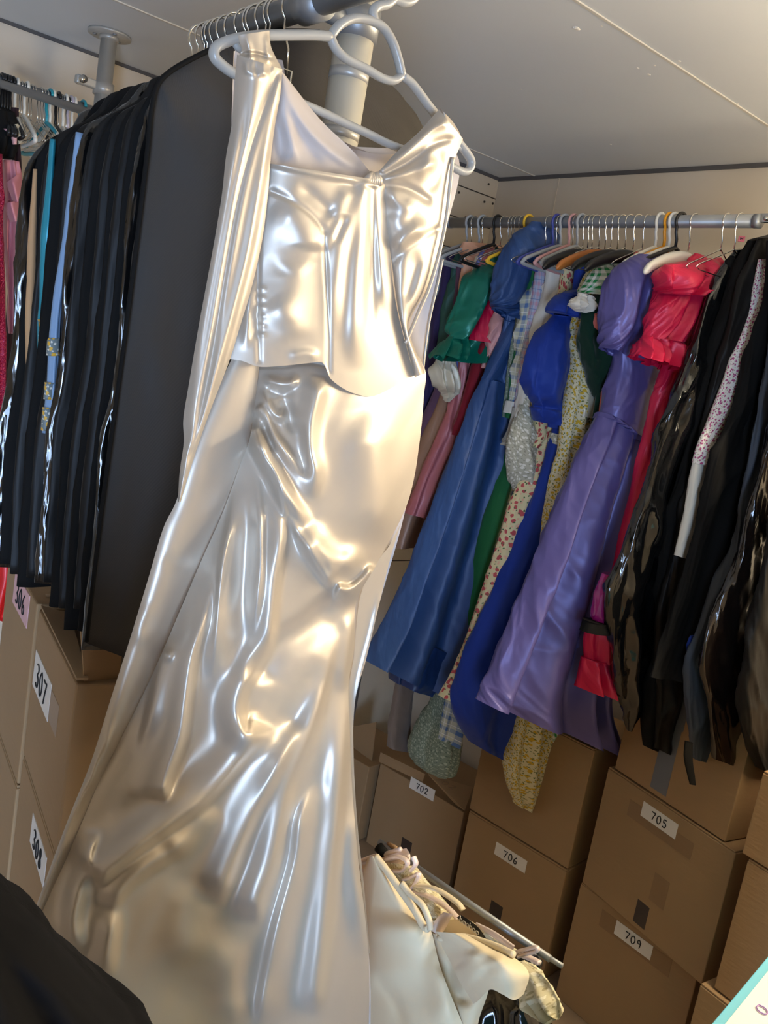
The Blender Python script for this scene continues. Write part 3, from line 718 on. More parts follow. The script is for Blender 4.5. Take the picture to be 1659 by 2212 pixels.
# falling drape from the left strap
DRA = [(512,118),(506,190),(500,270),(488,340),(478,430),(456,560),(430,700),(408,830),(396,905),(397,955),(388,1020),(384,1085)]
DRB = [(610,150),(606,200),(594,270),(585,340),(578,430),(566,520),(544,620),(520,700),(496,778),(455,885),(420,985),(390,1085)]
patch('shoulder_drape', DRA, DRB, 'y', YD-.040, M_satin, dress,
      [([(560,130),(552,200),(530,300),(505,440),(478,600),(450,760),(425,900),(404,1030)], 6, 22, 20, (.05,.05)),
       ([(600,155),(570,230),(535,340),(508,460),(480,620),(455,780),(432,900),(410,1000)], -6, 8, 8, (.05,.05)),
       ([(606,160),(598,230),(578,330),(556,450),(535,560),(508,670),(478,780),(450,880),(418,980)], 9, 13, 13, (.05,.05)),
       ([(604,230),(586,320),(568,430),(548,540),(520,650),(490,760),(460,860)], -5, 6, 6, (.05,.05)),
       ([(520,200),(510,300),(490,420),(465,560),(440,700),(418,840),(402,960)], 4, 14, 12), ([(540,180),(525,290),(500,420),(470,580),(444,730),(420,870)], -4, 9, 9),
       ([(520,150),(560,160),(600,152)], 3, 6, 6), ([(530,130),(534,160)], 3, 5, 5), ([(550,132),(556,168)], -3, 5, 5), ([(570,130),(570,165)], 3, 5, 5), ([(588,132),(580,165)], -3, 5, 5)],
      nt=220, ns=70, bulge=.012, amp=.8, wm=1.2, bl=2)
# back of the gown, seen past the edges
patch('back_panel', [(505,110),(502,200),(500,290),(505,420),(510,600),(520,780),(480,1000),(380,1300),(260,1600),(120,1900),(-20,2270)],
      [(610,130),(640,230),(800,330),(985,332),(958,520),(925,700),(906,840),(880,1080),(815,1320),(766,1520),(770,1800),(798,2080),(800,2270)], 'y', YD+.04, M_satin_in, dress,
      [([(975,360),(962,480),(940,620),(915,760)], 4, 10, 10), ([(880,1120),(840,1240),(800,1400),(768,1540)], 5, 10, 10)], nt=140, ns=60, bulge=-.01)
patch('hem_facing', [(840,1180),(800,1235),(776,1300),(764,1420),(752,1500),(757,1620),(764,1760),(780,1900),(796,2060)],
      [(866,1130),(842,1210),(818,1310),(792,1420),(766,1520),(764,1640),(772,1780),(786,1910),(799,2060)], 'y', YD+.015, M_satin, dress, [([(826,1260),(806,1360),(780,1460),(764,1560)], 4, 8, 8)], nt=90, ns=14)
# straps looped over the hanger arms
patch('strap', [(514,76),(518,92),(522,108),(513,124)], [(582,66),(583,84),(588,108),(610,150)], 'y', YD-.012, M_satin, dress, [([(530,70),(540,110),(540,140)], 2, 6, 6), ([(575,70),(578,110),(580,140)], 2, 6, 6), ([(515,118),(550,116),(595,128)], -3, 4, 4)], nt=40, ns=30, bulge=.006)
patch('strap', [(950,233),(956,255),(962,283)], [(978,262),(992,285),(1000,306)], 'y', YD-.014, M_satin, dress, [([(955,245),(990,295)], 1.5, 5, 5)], nt=30, ns=20, bulge=.004)
patch('strap_back', [(508,106),(505,150),(505,230),(508,292)], [(528,108),(522,160),(518,230),(514,292)], 'y', YD+.012, M_satin_in, dress, [], nt=30, ns=8)
link('armhole_piping', tube(pp([(978,340),(972,400),(964,470),(950,540),(928,618),(905,672),(876,742)], YD-.03), .0022, 8, smooth_n=60), M_satin, dress)
link('side_piping', tube(pp([(956,560),(948,600),(928,690),(918,760),(914,800)], YD+.03), .0016, 8, smooth_n=40), M_satin, dress)
# ================================================================== BAGS ON THE FRONT RAIL
M_nonwoven = NT('black_nonwoven')
b_ = M_nonwoven.b; b_.inputs['Base Color'].default_value = (*rgb(62, 58, 54), 1); b_.inputs['Roughness'].default_value = .7; b_.inputs['Specular IOR Level'].default_value = .25
tc = M_nonwoven.new('ShaderNodeTexCoord'); mp = M_nonwoven.new('ShaderNodeMapping'); mp.inputs['Rotation'].default_value = (0, 0, .45)
wv = M_nonwoven.new('ShaderNodeTexWave', Scale=110.); nz = M_nonwoven.new('ShaderNodeTexNoise', Scale=5., Detail=3.); ad = M_nonwoven.new('ShaderNodeMath', operation='MULTIPLY_ADD')
M_nonwoven.link(tc.outputs['UV'], mp.inputs['Vector']); M_nonwoven.link(mp.outputs['Vector'], wv.inputs['Vector']); M_nonwoven.link(tc.outputs['UV'], nz.inputs['Vector'])
M_nonwoven.link(nz.outputs['Fac'], ad.inputs[0]); ad.inputs[1].default_value = 14.; M_nonwoven.link(wv.outputs['Fac'], ad.inputs[2])
bp = M_nonwoven.new('ShaderNodeBump', Strength=.25, Distance=.0005); M_nonwoven.link(ad.outputs[0], bp.inputs['Height']); M_nonwoven.link(bp.outputs['Normal'], b_.inputs['Normal'])
M_nonwoven = M_nonwoven.m
M_pvc = pvc('black_pvc', rough=.16, amp=.014, sc=(14, 7, 1), col=(.004, .004, .004)); M_blackcloth = mat('black_matt_cloth', rgb(23, 22, 21), rough=.8, spec=.12, bump=(.006, (10, 3, 1), 3.))
M_pvc2 = mat('black_soft_pvc', (.010, .009, .008), rough=.5, spec=.22, bump=(.006, (12, 3, 1), 2.5))
def row(*r): return [(*q, ) for q in r]
bag = thing('garment_bag', 'large dark grey woven garment bag directly behind the white satin dress', 'garment bag', (.7, 1.05, 1.46))
bagm = loft('bag_body', 'y', 1.045, row((610,62,690,64,.006),(520,82,760,110,.014),(430,118,845,190,.018),(352,166,905,268,.02),(328,226,955,380,.022),(316,340,962,500,.022),(290,560,900,780,.022),(262,780,850,1000,.022),(232,1000,800,1220,.022),(207,1200,740,1420,.022),(185,1388,700,1560,.02)),
     M_nonwoven, bag, folds=3, famp=.25, n=70, nb=72)
link('edge_binding', tube([U(x, y, 'y', 1.028) for x, y in ((610,64),(520,84),(430,119),(352,168),(329,228),(317,340),(291,560),(263,780),(233,1000),(208,1200),(187,1386))], .003, 8, smooth_n=90), M_blackcloth, bag)
# the row of bags behind it: traced left edges, receding along the rail
LE = [(326,236),(303,178),(288,178),(270,190),(251,202),(232,212),(210,222),(188,231),(168,238),(145,246),(122,254),(100,262),(76,276),(52,296)]
bl = [1386,1425,1372,1350,1335,1322,1310,1300,1296,1284,1272,1262,1250,1236]
for k in range(1, 14):
    y = 1.065+(k)*.030
    lx, ly = LE[k]; top = U(lx, ly, 'y', y); zt = top[2]; x0 = .452+rng.uniform(-.012, .012)+(.0 if k > 1 else .01)
    x0 = float(U(lx, ly+60, 'y', y)[0]) 
    zb = HC-.42-(.03 if k == 1 else rng.uniform(-.02, .04))
    zsh = zt-.03
    def pxp(P):
        q = R.T@(np.array(P)-CAM); return 829.5+F*q[0]/q[2], 1106+F*q[1]/q[2]
    rows = []
    for f, dx, z, b in ((0,.20,ZF-.16+.05*0,.006), (.1,.14,zsh+.085,.010), (.2,.06,zsh+.055,.012), (.3,.012,zsh+.01,.013), (.4,.0,zsh-.07,.013), (.6,.004,zsh-.3,.013), (.8,.0,zsh-.45,.013), (1,.008,zb,.012)):
        z = min(z, ZF-.11) if f == 0 else z
        L = pxp((x0+dx, y, z)); Rr = pxp((x0+.48-dx, y, z)); rows.append((*L, *Rr, b))
    rows[0] = (*pxp((x0+.15, y, zsh+.12)), *pxp((x0+.27, y, zsh+.12)), .008); rows[1] = (*pxp((x0+.09, y, zsh+.10)), *pxp((x0+.36, y, zsh+.10)), .011)
    glossy = k in (1, 8, 13)
    o = loft('garment_bag', 'y', y, rows, M_pvc if glossy else (M_pvc2 if k % 2 else M_blackcloth), None, folds=4, famp=.35, n=90, nb=64, phase=k*1.3, crump=.010 if glossy else .006, cs_=(16, 7))
    props(o, '%s black garment bag, %s behind the large dark grey bag on the front rail' % ('shiny' if glossy else 'dull', ORD[k-1]), 'garment bag', 'black garment bags on the front rail'); center(o)
# garments peeping out between those bags
def peep(name, label, cat, y, rows, m, **k):
    o = loft(name, 'y', y, rows, m, None, n=40, nb=40, **k); props(o, label, cat); return center(o)
peep('satin_gown', 'pale blue gown edge with gold lace bands showing between the black bags', 'dress', 1.315, row((164,285,182,290,.004),(150,400,172,402,.006),(138,500,160,502,.006),(118,620,140,620,.007),(108,720,128,722,.006),(100,860,122,862,.006),(92,935,112,936,.005)), mat('pale_blue_cloth', rgb(130,158,190), rough=.5, bump=(.003,(20,4,1),2.)), folds=2)
go = bpy.data.objects['satin_gown']
M_gold = pattern('gold_sequins', 'floral', rgb(120,130,130), rgb(225,175,70), rgb(220,215,200), 90, .4)
for i, (y0, y1) in enumerate(((730,768),(826,862),(880,930))):
    f = (y0-285)/650; xx = 108-(y0-730)*.085
    o = loft('lace_band', 'y', 1.313, row((xx-3, y0, xx+19, y0, .007), (xx-6, y1, xx+16, y1, .007)), M_gold, go, n=8, nb=32)
peep('turquoise_gown', 'turquoise gown edge with gold sequins, left of the pale blue gown between the bags', 'dress', 1.375, row((108,300,120,302,.004),(100,380,118,382,.006),(90,500,112,502,.006),(84,640,104,640,.006),(80,700,100,700,.006),(84,790,92,790,.004)), satin('turquoise_satin', rgb(40,140,158)), folds=2)
loft('sequin_trim', 'y', 1.372, row((82,690,102,690,.008),(82,735,98,735,.008),(84,770,94,770,.006)), M_gold, bpy.data.objects['turquoise_gown'], n=12, nb=32)
peep('tan_trousers', 'tan cloth strip hanging between the leftmost black bags', 'trousers', 1.425, row((72,365,80,366,.004),(62,480,80,482,.006),(54,640,74,640,.006),(54,768,72,768,.006),(56,822,70,822,.005)), cloth('tan_cloth', rgb(190,148,106)), folds=1)
# ================================================================== LEFT WALL RAIL
def sidepiece(name, label, cat, x, rows, m, **k):
    o = loft(name, 'y', x, rows, m, None, n=40, nb=48, **k); props(o, label, cat); return center(o)
sidepiece('sequin_gown', 'dark red sequinned gown at the far left picture edge', 'dress', 2.50, row((-30,330,4,334,.02),(-40,520,9,524,.03),(-45,760,12,764,.03),(-48,900,13,904,.03),(-45,1000,4,1000,.03)), mat('red_sequins', rgb(150,20,60), rough=.4, metal=.3, bump=(.006,(160,160,1),1.)), folds=3)
sidepiece('red_gown', 'bright red gown hem hanging low at the far left picture edge', 'dress', 2.56, row((-80,300,-50,304,.02),(-80,900,-40,904,.02),(-35,1120,46,1135,.02),(-35,1220,54,1230,.03),(-40,1330,10,1340,.03)), satin('red_satin', rgb(200,24,30), metal=.1), folds=3)
sidepiece('dusty_pink_gown', 'dusty pink ruffled gown at the left edge beside the shiny black bags', 'dress', 2.60, row((8,345,40,350,.02),(10,420,46,424,.03),(8,520,44,524,.03),(14,620,36,620,.02),(20,720,28,720,.012)), satin('dusty_pink', rgb(200,128,136), metal=.05, rough=.5), folds=4, famp=.8)
dp = bpy.data.objects['dusty_pink_gown']
for a, b, c, d in (((12,395),(46,372),(30,440),(48,430)), ((6,440),(44,432),(22,480),(48,476))):
    patch('ruffle', [a, c], [b, d], 'y', 2.555, MATS['dusty_pink'], dp, [([((a[0]+b[0])/2,a[1]),((c[0]+d[0])/2,c[1])], 14, 8, 8, (0,0))], nt=14, ns=20, bulge=.02)
sidepiece('black_jacket', 'black fringed garment under the black hangers at the far left', 'jacket', 2.64, row((-30,236,30,244,.03),(-35,290,40,300,.04),(-35,335,28,345,.03)), M_blackcloth, folds=5)
sidepiece('cream_knit_top', 'cream knitted shoulder beside the black fringed garment at the far left', 'top', 2.615, row((24,270,38,268,.012),(28,290,46,286,.015),(38,312,46,310,.01)), cloth('cream_knit', rgb(205,190,160), wr=.01, sc=(120,120,1)))
sidepiece('dark_gown', 'dark purple gown in shadow at the far left, below the fringed garment', 'dress', 2.68, row((24,232,40,234,.01),(26,330,44,330,.02),(20,600,50,600,.03),(-10,1100,60,1100,.04)), mat('dark_plum', rgb(44,22,34), rough=.8), folds=4)
sidepiece('pink_scarf', 'pale pink draped scarf end beside the cream knitted shoulder', 'scarf', 2.592, row((8,278,18,280,.008),(22,292,34,292,.01),(28,312,36,312,.008)), cloth('pale_pink', rgb(222,170,168)))
# ================================================================== RIGHT RAIL GARMENTS
def G(name, label, cat, y, parts, group='clothes on the right-hand rail', core=(0, .3)):
    r0 = parts[0][1]; p = U((r0[0][0]+r0[0][2])/2, r0[0][1], 'y', y)
    t = thing(name, label, cat, tuple(p), group)
    if core is not None:
        cm = parts[core[0]][2] if isinstance(core[0], int) else core[0]; zl = core[1]; j = rng.uniform(-.01, .01)+.03*(y < 1.3)
        if len(core) > 2: j += core[2]
        RW = []
        for x0, x1, z, b in ((2.085, 2.13, -.082, .008), (2.07, 2.18, -.10, .018), (2.06, 2.23, -.135, .024), (2.06, 2.26, -.18, .026), (2.065, 2.27, -.3, .026), (2.07, 2.25, -.3-zl*.5, .024), (2.08, 2.25, -.3-zl, .02)):
            RW.append((*pxof((x0+j, y, ZR+z)), *pxof((x1+j, y, ZR+z)), b))
        loft('inner_body', 'y', y, RW, cm, t, folds=3, n=60, nb=64, phase=rng.uniform(0, 6), open_=True)
    for pn, rows, m, folds, *kw in parts:
        k = dict(kw[0]) if kw else {}; dy = k.pop('dy', 0.)
        if 'sleeve' in pn: k.setdefault('crump', .011); k.setdefault('cs_', (18, 7))
        loft(pn, 'y', y+dy, rows, m, t, folds=folds, n=max(24, int(k.pop('n', 60)*1.6)), nb=max(60, int(k.pop('nb', 80)*1.3)), open_=True, phase=k.pop('phase', rng.uniform(0, 6)), **k)
    return t
C_blue = rgb(44, 78, 132); M_blue = satin('steel_blue_taffeta', C_blue, metal=.1, rough=.5, wr=.006, sc=(26, 7, 1))
M_royal = cloth('royal_blue_cloth', rgb(28, 58, 150), rough=.6)
M_peri = satin('periwinkle_satin', rgb(100, 94, 160), metal=.2, rough=.38, wr=.003)
M_crim = satin('crimson_satin', rgb(214, 22, 70), metal=.1, rough=.42, wr=.006, sc=(30, 7, 1))
M_emer = satin('emerald_satin', rgb(14, 122, 100), metal=.25, rough=.36, wr=.004)
M_peach = satin('peach_satin', rgb(226, 170, 138), metal=.1, rough=.42)
M_creams = satin('cream_satin', rgb(214, 204, 180), metal=.15, rough=.42)
M_white = cloth('white_cotton', rgb(232, 226, 212))
M_green = cloth('grass_green_cloth', rgb(38, 108, 60))
M_dkgreen = mat('dark_green_velvet', rgb(24, 52, 40), rough=.85, sheen=.4, spec=.1)
M_bottle = satin('bottle_green', rgb(30, 78, 66), metal=.05, rough=.6)
M_purple = cloth('deep_purple', rgb(52, 40, 78))
M_salmon = cloth('salmon_cloth', rgb(220, 120, 110))
M_pink = satin('pale_pink_satin', rgb(222, 160, 156), metal=.05, rough=.5)
M_bronze = satin('bronze_satin', rgb(158, 118, 92), metal=.15, rough=.45)
M_rose = satin('rose_satin', rgb(188, 106, 108), metal=.1, rough=.45)
M_wine = cloth('wine_red', rgb(130, 24, 40))
M_lilac = satin('lilac_blue_satin', rgb(108, 112, 176), metal=.1)
M_plaid = pattern('blue_plaid', 'plaid', rgb(206, 204, 178), rgb(92, 122, 168), rgb(232, 230, 222), 26)
M_plaid2 = pattern('pink_check', 'plaid', rgb(186, 190, 206), rgb(204, 158, 172), rgb(120, 140, 180), 34)
M_flor = pattern('pink_blossom_print', 'floral2', rgb(236, 220, 170), rgb(205, 92, 92), rgb(244, 196, 160), 40)
M_yflor = pattern('yellow_rose_print', 'floral2', rgb(226, 218, 184), rgb(214, 176, 56), rgb(150, 146, 90), 62)
M_ging = pattern('green_gingham', 'gingham', rgb(236, 234, 224), rgb(44, 140, 76), None, 42)
M_lace = pattern('white_lace', 'floral', rgb(196, 192, 170), rgb(240, 236, 222), rgb(160, 156, 136), 70)
M_sprig = pattern('grey_green_sprig', 'floral', rgb(130, 142, 124), rgb(168, 176, 156), rgb(96, 110, 96), 90)
M_wflor = pattern('white_sprig_print', 'floral', rgb(236, 230, 224), rgb(176, 84, 128), rgb(176, 172, 150), 100)

G('blouse', 'pale blue-grey sheer blouse at the far left end of the right-hand rail', 'blouse', 2.275, [('body', row((958,540,1004,530,.02),(950,570,1010,560,.035),(935,640,1000,640,.035),(930,720,990,720,.03)), cloth('pale_blue_grey', rgb(168, 178, 180)), 2)])
G('purple_gown', 'deep purple gown hanging left of the bottle green one', 'dress', 2.235, [('body', row((968,590,1012,572,.015),(948,640,1010,620,.03),(925,760,990,760,.03),(905,900,985,910,.035),(880,1050,960,1060,.04)), M_purple, 3)])
G('bottle_green_gown', 'dull bottle green gown beside the deep purple one', 'dress', 2.20, [('body', row((985,575,1018,560,.012),(968,620,1020,600,.028),(952,700,1000,680,.028),(944,760,990,745,.02)), M_bottle, 3)])
G('mauve_gown', 'dark mauve skirt partly hidden at the left end of the right-hand rail', 'dress', 2.175, [('skirt', row((1005,570,1020,565,.01),(960,780,1000,790,.02),(925,880,975,890,.03),(905,940,955,950,.03)), cloth('mauve_dark', rgb(96, 66, 84)), 3)])
G('peach_gown', 'peach satin gown with a ruffled neckline and bronze skirt', 'dress', 2.14, [
    ('bodice', row((1003,522,1085,530,.02),(998,545,1090,548,.035),(1012,560,1085,566,.03),(1020,600,1060,605,.02)), M_peach, 5, dict(famp=.7)),
    ('skirt', row((1000,700,1040,700,.02),(960,840,1010,840,.03),(915,960,975,960,.04),(870,1090,930,1090,.04),(840,1180,905,1180,.04)), M_bronze, 4)])
cs = G('cream_gown', 'cream satin gown with a gathered sleeve, next to the emerald sleeve', 'dress', 2.11, [
    ('bodice', row((1028,575,1060,560,.02),(1010,620,1048,610,.03),(985,720,1020,720,.03),(960,800,1000,800,.03)), M_creams, 3),
    ('sleeve', row((948,765,978,770,.02),(936,800,982,805,.035),(940,830,984,836,.035),(955,848,978,850,.02),(962,868,968,868,.006)), M_creams, 5, dict(dy=-.03, famp=.6))])
G('rose_gown', 'rose pink satin skirt with sheen between the bronze and blue skirts', 'dress', 2.07, [('skirt', row((1010,640,1040,640,.01),(980,840,1020,840,.02),(950,940,1005,945,.03),(910,1030,965,1040,.03),(880,1110,940,1120,.03)), M_rose, 4)])
G('emerald_gown', 'emerald satin gown with a puffed frilled sleeve', 'dress', 2.05, [
    ('sleeve', row((1056,566,1082,556,.02),(1016,600,1080,588,.05),(998,650,1070,640,.05),(978,700,1052,705,.045),(974,730,1040,734,.028)), M_emer, 6, dict(famp=.6, crump=.014)),
    ('sleeve_frill', row((974,726,1040,731,.03),(960,744,1044,748,.045),(940,772,1030,778,.05)), M_emer, 9, dict(famp=.8, cren=.010, crump=.01)),
    ('body', row((1050,600,1085,600,.012),(1020,760,1060,760,.02),(1000,800,1040,800,.02)), M_emer, 2, dict(dy=.02))])
G('lilac_blue_gown', 'lilac blue satin hem below the emerald frill', 'dress', 2.085, [('hem', row((1000,700,1030,700,.015),(985,772,1020,776,.02),(972,840,1015,845,.02),(968,862,990,862,.01)), M_lilac, 3)])
G('red_gown', 'red gown with a short sleeve showing right of the emerald sleeve', 'dress', 2.0, [
    ('sleeve', row((1056,650,1080,640,.01),(1038,690,1076,690,.025),(1022,735,1068,742,.03)), M_crim, 2),
    ('skirt', row((1040,740,1066,740,.012),(1020,800,1052,800,.02),(1000,870,1040,870,.02),(980,940,1020,940,.02)), M_wine, 2)])
G('pink_gown', 'pale pink gown sleeve tucked beside the big steel blue dress', 'dress', 1.965, [('sleeve', row((1070,670,1095,664,.012),(1056,710,1095,710,.025),(1052,760,1080,765,.02),(1040,795,1062,795,.012)), M_pink, 3)])
G('steel_blue_gown', 'large steel blue taffeta gown with a wide full skirt', 'dress', 1.92, [
    ('sleeve', row((1150,478,1186,484,.015),(1112,512,1206,512,.035),(1086,560,1206,560,.05),(1072,610,1196,612,.05),(1066,648,1170,668,.045),(1072,668,1110,696,.03)), M_blue, 4, dict(dy=-.03, famp=.35)),
    ('bodice', row((1150,560,1206,560,.02),(1100,690,1166,690,.035),(1062,780,1128,790,.03),(1044,818,1110,838,.026)), M_blue, 3),
    ('skirt', row((1044,816,1112,836,.026),(1018,880,1106,900,.04),(982,980,1092,1000,.05),(930,1120,1064,1150,.06),(880,1240,1034,1280,.065),(838,1340,1008,1400,.07),(786,1425,985,1512,.075)), M_blue, 7, dict(n=100, nb=140, famp=.5)),
    ('underskirt', row((900,1380,990,1420,.05),(852,1440,975,1500,.055),(846,1470,955,1512,.05)), satin('deep_blue_lining', rgb(28, 56, 108), metal=0), 5)])
pl_ = G('plaid_shirt', 'blue and cream plaid shirt with a long cuffed sleeve', 'shirt', 1.845, [
    ('sleeve', row((1164,606,1190,596,.012),(1134,640,1184,625,.03),(1122,700,1170,690,.035),(1114,780,1152,780,.03),(1104,850,1140,855,.028),(1101,868,1136,872,.026)), M_plaid, 1),
    ('cuff', row((1100,866,1136,872,.028),(1094,892,1132,888,.028)), M_white, 0, dict(n=12)),
    ('body', row((1170,640,1190,640,.012),(1130,900,1150,900,.02),(1010,1380,1040,1390,.03),(968,1500,1012,1510,.04),(942,1585,985,1600,.045),(945,1588,982,1602,.035)), M_plaid, 3, dict(n=80))])
G('check_shirt', 'pink and lilac checked shirt edge beside the plaid shirt', 'shirt', 1.822, [('body', row((1176,620,1194,612,.01),(1158,680,1180,680,.022),(1142,760,1166,765,.022),(1132,830,1150,830,.02)), M_plaid2, 1)])
G('green_skirt', 'plain grass green skirt between the steel blue gown and the blossom print dress', 'skirt', 1.86, [('skirt', row((1110,900,1150,900,.02),(1088,1000,1122,1000,.03),(1048,1130,1092,1130,.035),(1024,1240,1060,1240,.035),(1000,1345,1030,1350,.035)), M_green, 4)])
G('white_blouse', 'white blouse with a green shoulder band and long plain sleeve', 'blouse', 1.785, [
    ('sleeve', row((1232,560,1290,556,.02),(1196,590,1290,580,.04),(1172,650,1232,640,.04),(1148,760,1190,760,.035),(1122,880,1158,880,.03),(1104,950,1134,952,.026),(1092,958,1108,962,.02)), M_white, 2, dict(famp=.15)),
    ('shoulder_band', row((1238,552,1262,548,.026),(1238,566,1264,560,.046),(1242,578,1266,572,.052)), M_green, 0, dict(dy=-.002)),
    ('sleeve_lining', row((1110,880,1150,885,.02),(1098,940,1128,945,.022),(1088,962,1104,966,.018)), cloth('grey_lining', rgb(170, 164, 152)), 1, dict(dy=.03))])
G('lace_blouse', 'white lace sleeve with a scalloped edge', 'blouse', 1.765, [('lace_sleeve', row((1136,860,1150,860,.015),(1122,900,1160,900,.03),(1106,960,1174,965,.04),(1106,1020,1174,1030,.045),(1112,1055,1160,1058,.035),(1126,1068,1142,1070,.012)), M_lace, 4, dict(cren=.006))], core=None)
G('blossom_dress', 'cream dress printed with pink blossoms, long cuffed sleeve', 'dress', 1.735, [
    ('sleeve', row((1270,560,1310,552,.02),(1236,590,1312,585,.045),(1214,660,1270,650,.045),(1184,740,1220,740,.035),(1160,735,1196,745,.03),(1156,790,1194,790,.03),(1150,860,1200,870,.035),(1156,930,1196,935,.035),(1150,965,1178,975,.025)), M_flor, 3),
    ('collar', row((1266,552,1300,544,.02),(1266,580,1320,572,.04),(1270,604,1296,600,.04)), M_creams, 0, dict(dy=-.012)),
    ('skirt', row((1190,860,1220,860,.02),(1160,980,1190,985,.025),(1108,1080,1144,1082,.026),(1080,1170,1112,1172,.028),(1048,1270,1078,1275,.03),(1014,1370,1040,1375,.03),(984,1450,1008,1455,.03),(952,1505,974,1512,.03)), M_flor, 2, dict(n=80))])
G('royal_blue_dress', 'royal blue dress with a lace-edged cape sleeve and a balloon cuff', 'dress', 1.68, [
    ('cape_sleeve', row((1220,632,1262,624,.02),(1200,648,1268,640,.04),(1186,668,1262,680,.05),(1196,676,1250,694,.04)), M_royal, 5, dict(dy=-.03)),
    ('balloon_sleeve', row((1200,680,1262,690,.03),(1172,720,1258,720,.05),(1150,770,1252,772,.06),(1140,820,1246,825,.06),(1148,850,1240,860,.055),(1162,876,1236,882,.045),(1158,886,1236,892,.05),(1168,912,1230,918,.045)), M_royal, 5, dict(famp=.35)),
    ('skirt', row((1215,860,1250,865,.02),(1192,955,1222,960,.03),(1180,1010,1214,1010,.035),(1136,1130,1190,1135,.045),(1084,1260,1150,1270,.05),(1030,1370,1130,1380,.055),(990,1480,1110,1500,.06),(988,1540,1100,1600,.06),(1020,1605,1085,1640,.05)), M_royal, 4, dict(n=90)),
    ('lace_trim', row((1197,936,1226,940,.032),(1194,958,1222,962,.036)), M_lace, 4, dict(dy=-.004, n=12))])
G('yellow_rose_dress', 'cream dress printed with small yellow roses, ending in a gathered bundle', 'dress', 1.612, [
    ('body', row((1290,560,1345,552,.02),(1262,620,1330,610,.04),(1246,720,1284,720,.04),(1236,800,1282,800,.04),(1216,930,1280,935,.04),(1205,1010,1262,1015,.04),(1186,1100,1240,1100,.04),(1150,1350,1210,1350,.045),(1110,1570,1190,1575,.05),(1096,1640,1192,1650,.05),(1098,1690,1180,1700,.045),(1118,1740,1150,1748,.03)), M_yflor, 4, dict(n=110))])
G('gingham_dress', 'green and white gingham collared dress with crumpled white frill', 'dress', 1.575, [
    ('collar', row((1318,566,1346,560,.02),(1284,590,1340,584,.035),(1268,618,1318,618,.04),(1258,632,1300,640,.035)), M_ging, 3, dict(famp=.5)),
    ('frill', row((1252,632,1278,640,.012),(1240,648,1276,652,.02),(1238,660,1270,668,.02),(1246,672,1262,676,.008)), M_white, 7, dict(famp=.9, dy=-.02, crump=.012, cs_=(40, 30))),
    ('body', row((1300,620,1330,620,.015),(1300,760,1320,760,.02),(1290,900,1310,905,.02),(1210,1300,1240,1300,.03),(1192,1640,1240,1655,.04),(1210,1662,1238,1664,.02)), M_ging, 3, dict(n=80))], core=(M_creams, .25))
G('velvet_dress', 'dark green velvet dress sleeve between the rose print and the periwinkle gown', 'dress', 1.535, [
    ('sleeve', row((1305,620,1330,612,.015),(1280,660,1325,650,.035),(1266,710,1318,710,.04),(1268,770,1322,775,.04),(1282,820,1316,830,.035),(1292,862,1310,866,.02)), M_dkgreen, 3),
    ('cuff', row((1278,770,1300,775,.03),(1284,830,1306,835,.03),(1300,860,1310,864,.02)), M_white, 3, dict(dy=.02))])
G('salmon_blouse', 'salmon pink blouse sleeve peeking beside the periwinkle puff sleeve', 'blouse', 1.515, [('sleeve', row((1310,650,1330,640,.01),(1288,690,1330,690,.03),(1290,720,1330,730,.032),(1300,760,1340,790,.02),(1326,790,1346,800,.01)), M_salmon, 2)])
G('periwinkle_gown', 'periwinkle satin gown with a big puff sleeve and long gathered skirt', 'dress', 1.46, [
    ('puff_sleeve', row((1384,548,1420,556,.02),(1344,575,1432,590,.05),(1322,620,1428,630,.065),(1312,680,1418,690,.065),(1306,730,1400,745,.05),(1308,752,1372,782,.045)), M_peri, 4, dict(dy=-.03, famp=.3)),
    ('bodice', row((1340,700,1430,720,.03),(1332,780,1432,800,.05),(1318,840,1416,870,.05),(1304,892,1378,965,.045)), M_peri, 1, dict(famp=.2)),
    ('waist_gather', row((1302,890,1378,962,.05),(1300,900,1376,974,.052)), M_peri, 14, dict(n=10, famp=.5)),
    ('skirt', row((1300,898,1376,972,.05),(1272,960,1368,1010,.055),(1220,1070,1350,1110,.06),(1164,1210,1330,1240,.065),(1104,1350,1310,1400,.065),(1058,1460,1300,1520,.065),(1032,1512,1330,1622,.065)), M_peri, 9, dict(n=110, nb=160, famp=.55))])
G('crimson_gown', 'crimson satin gown with a frilled elbow sleeve and ruffled hem', 'dress', 1.335, [
    ('shoulder_frill', row((1438,572,1556,556,.02),(1424,592,1562,578,.045),(1424,616,1540,606,.05),(1432,634,1500,636,.04)), M_crim, 7, dict(dy=-.03, famp=.5)),
    ('sleeve', row((1446,590,1540,580,.03),(1424,640,1516,640,.045),(1408,690,1484,700,.045),(1396,728,1466,738,.03)), M_crim, 5, dict(dy=-.012, famp=.4)),
    ('sleeve_frill', row((1396,726,1466,738,.03),(1384,752,1466,766,.045),(1374,768,1448,800,.045)), M_crim, 11, dict(dy=-.012, famp=.6, cren=.004)),
    ('body', row((1470,620,1530,620,.02),(1450,740,1490,740,.025),(1424,820,1462,820,.025),(1416,858,1444,858,.02),(1392,960,1424,960,.025),(1366,1080,1392,1080,.025),(1332,1220,1356,1220,.025),(1316,1300,1344,1300,.03),(1276,1360,1330,1365,.03),(1270,1425,1330,1425,.03)), M_crim, 3, dict(n=110)),
    ('hem_ruffle', row((1266,1422,1334,1424,.035),(1264,1432,1336,1434,.03),(1256,1488,1340,1490,.045)), M_crim, 10, dict(famp=.7, n=24))])
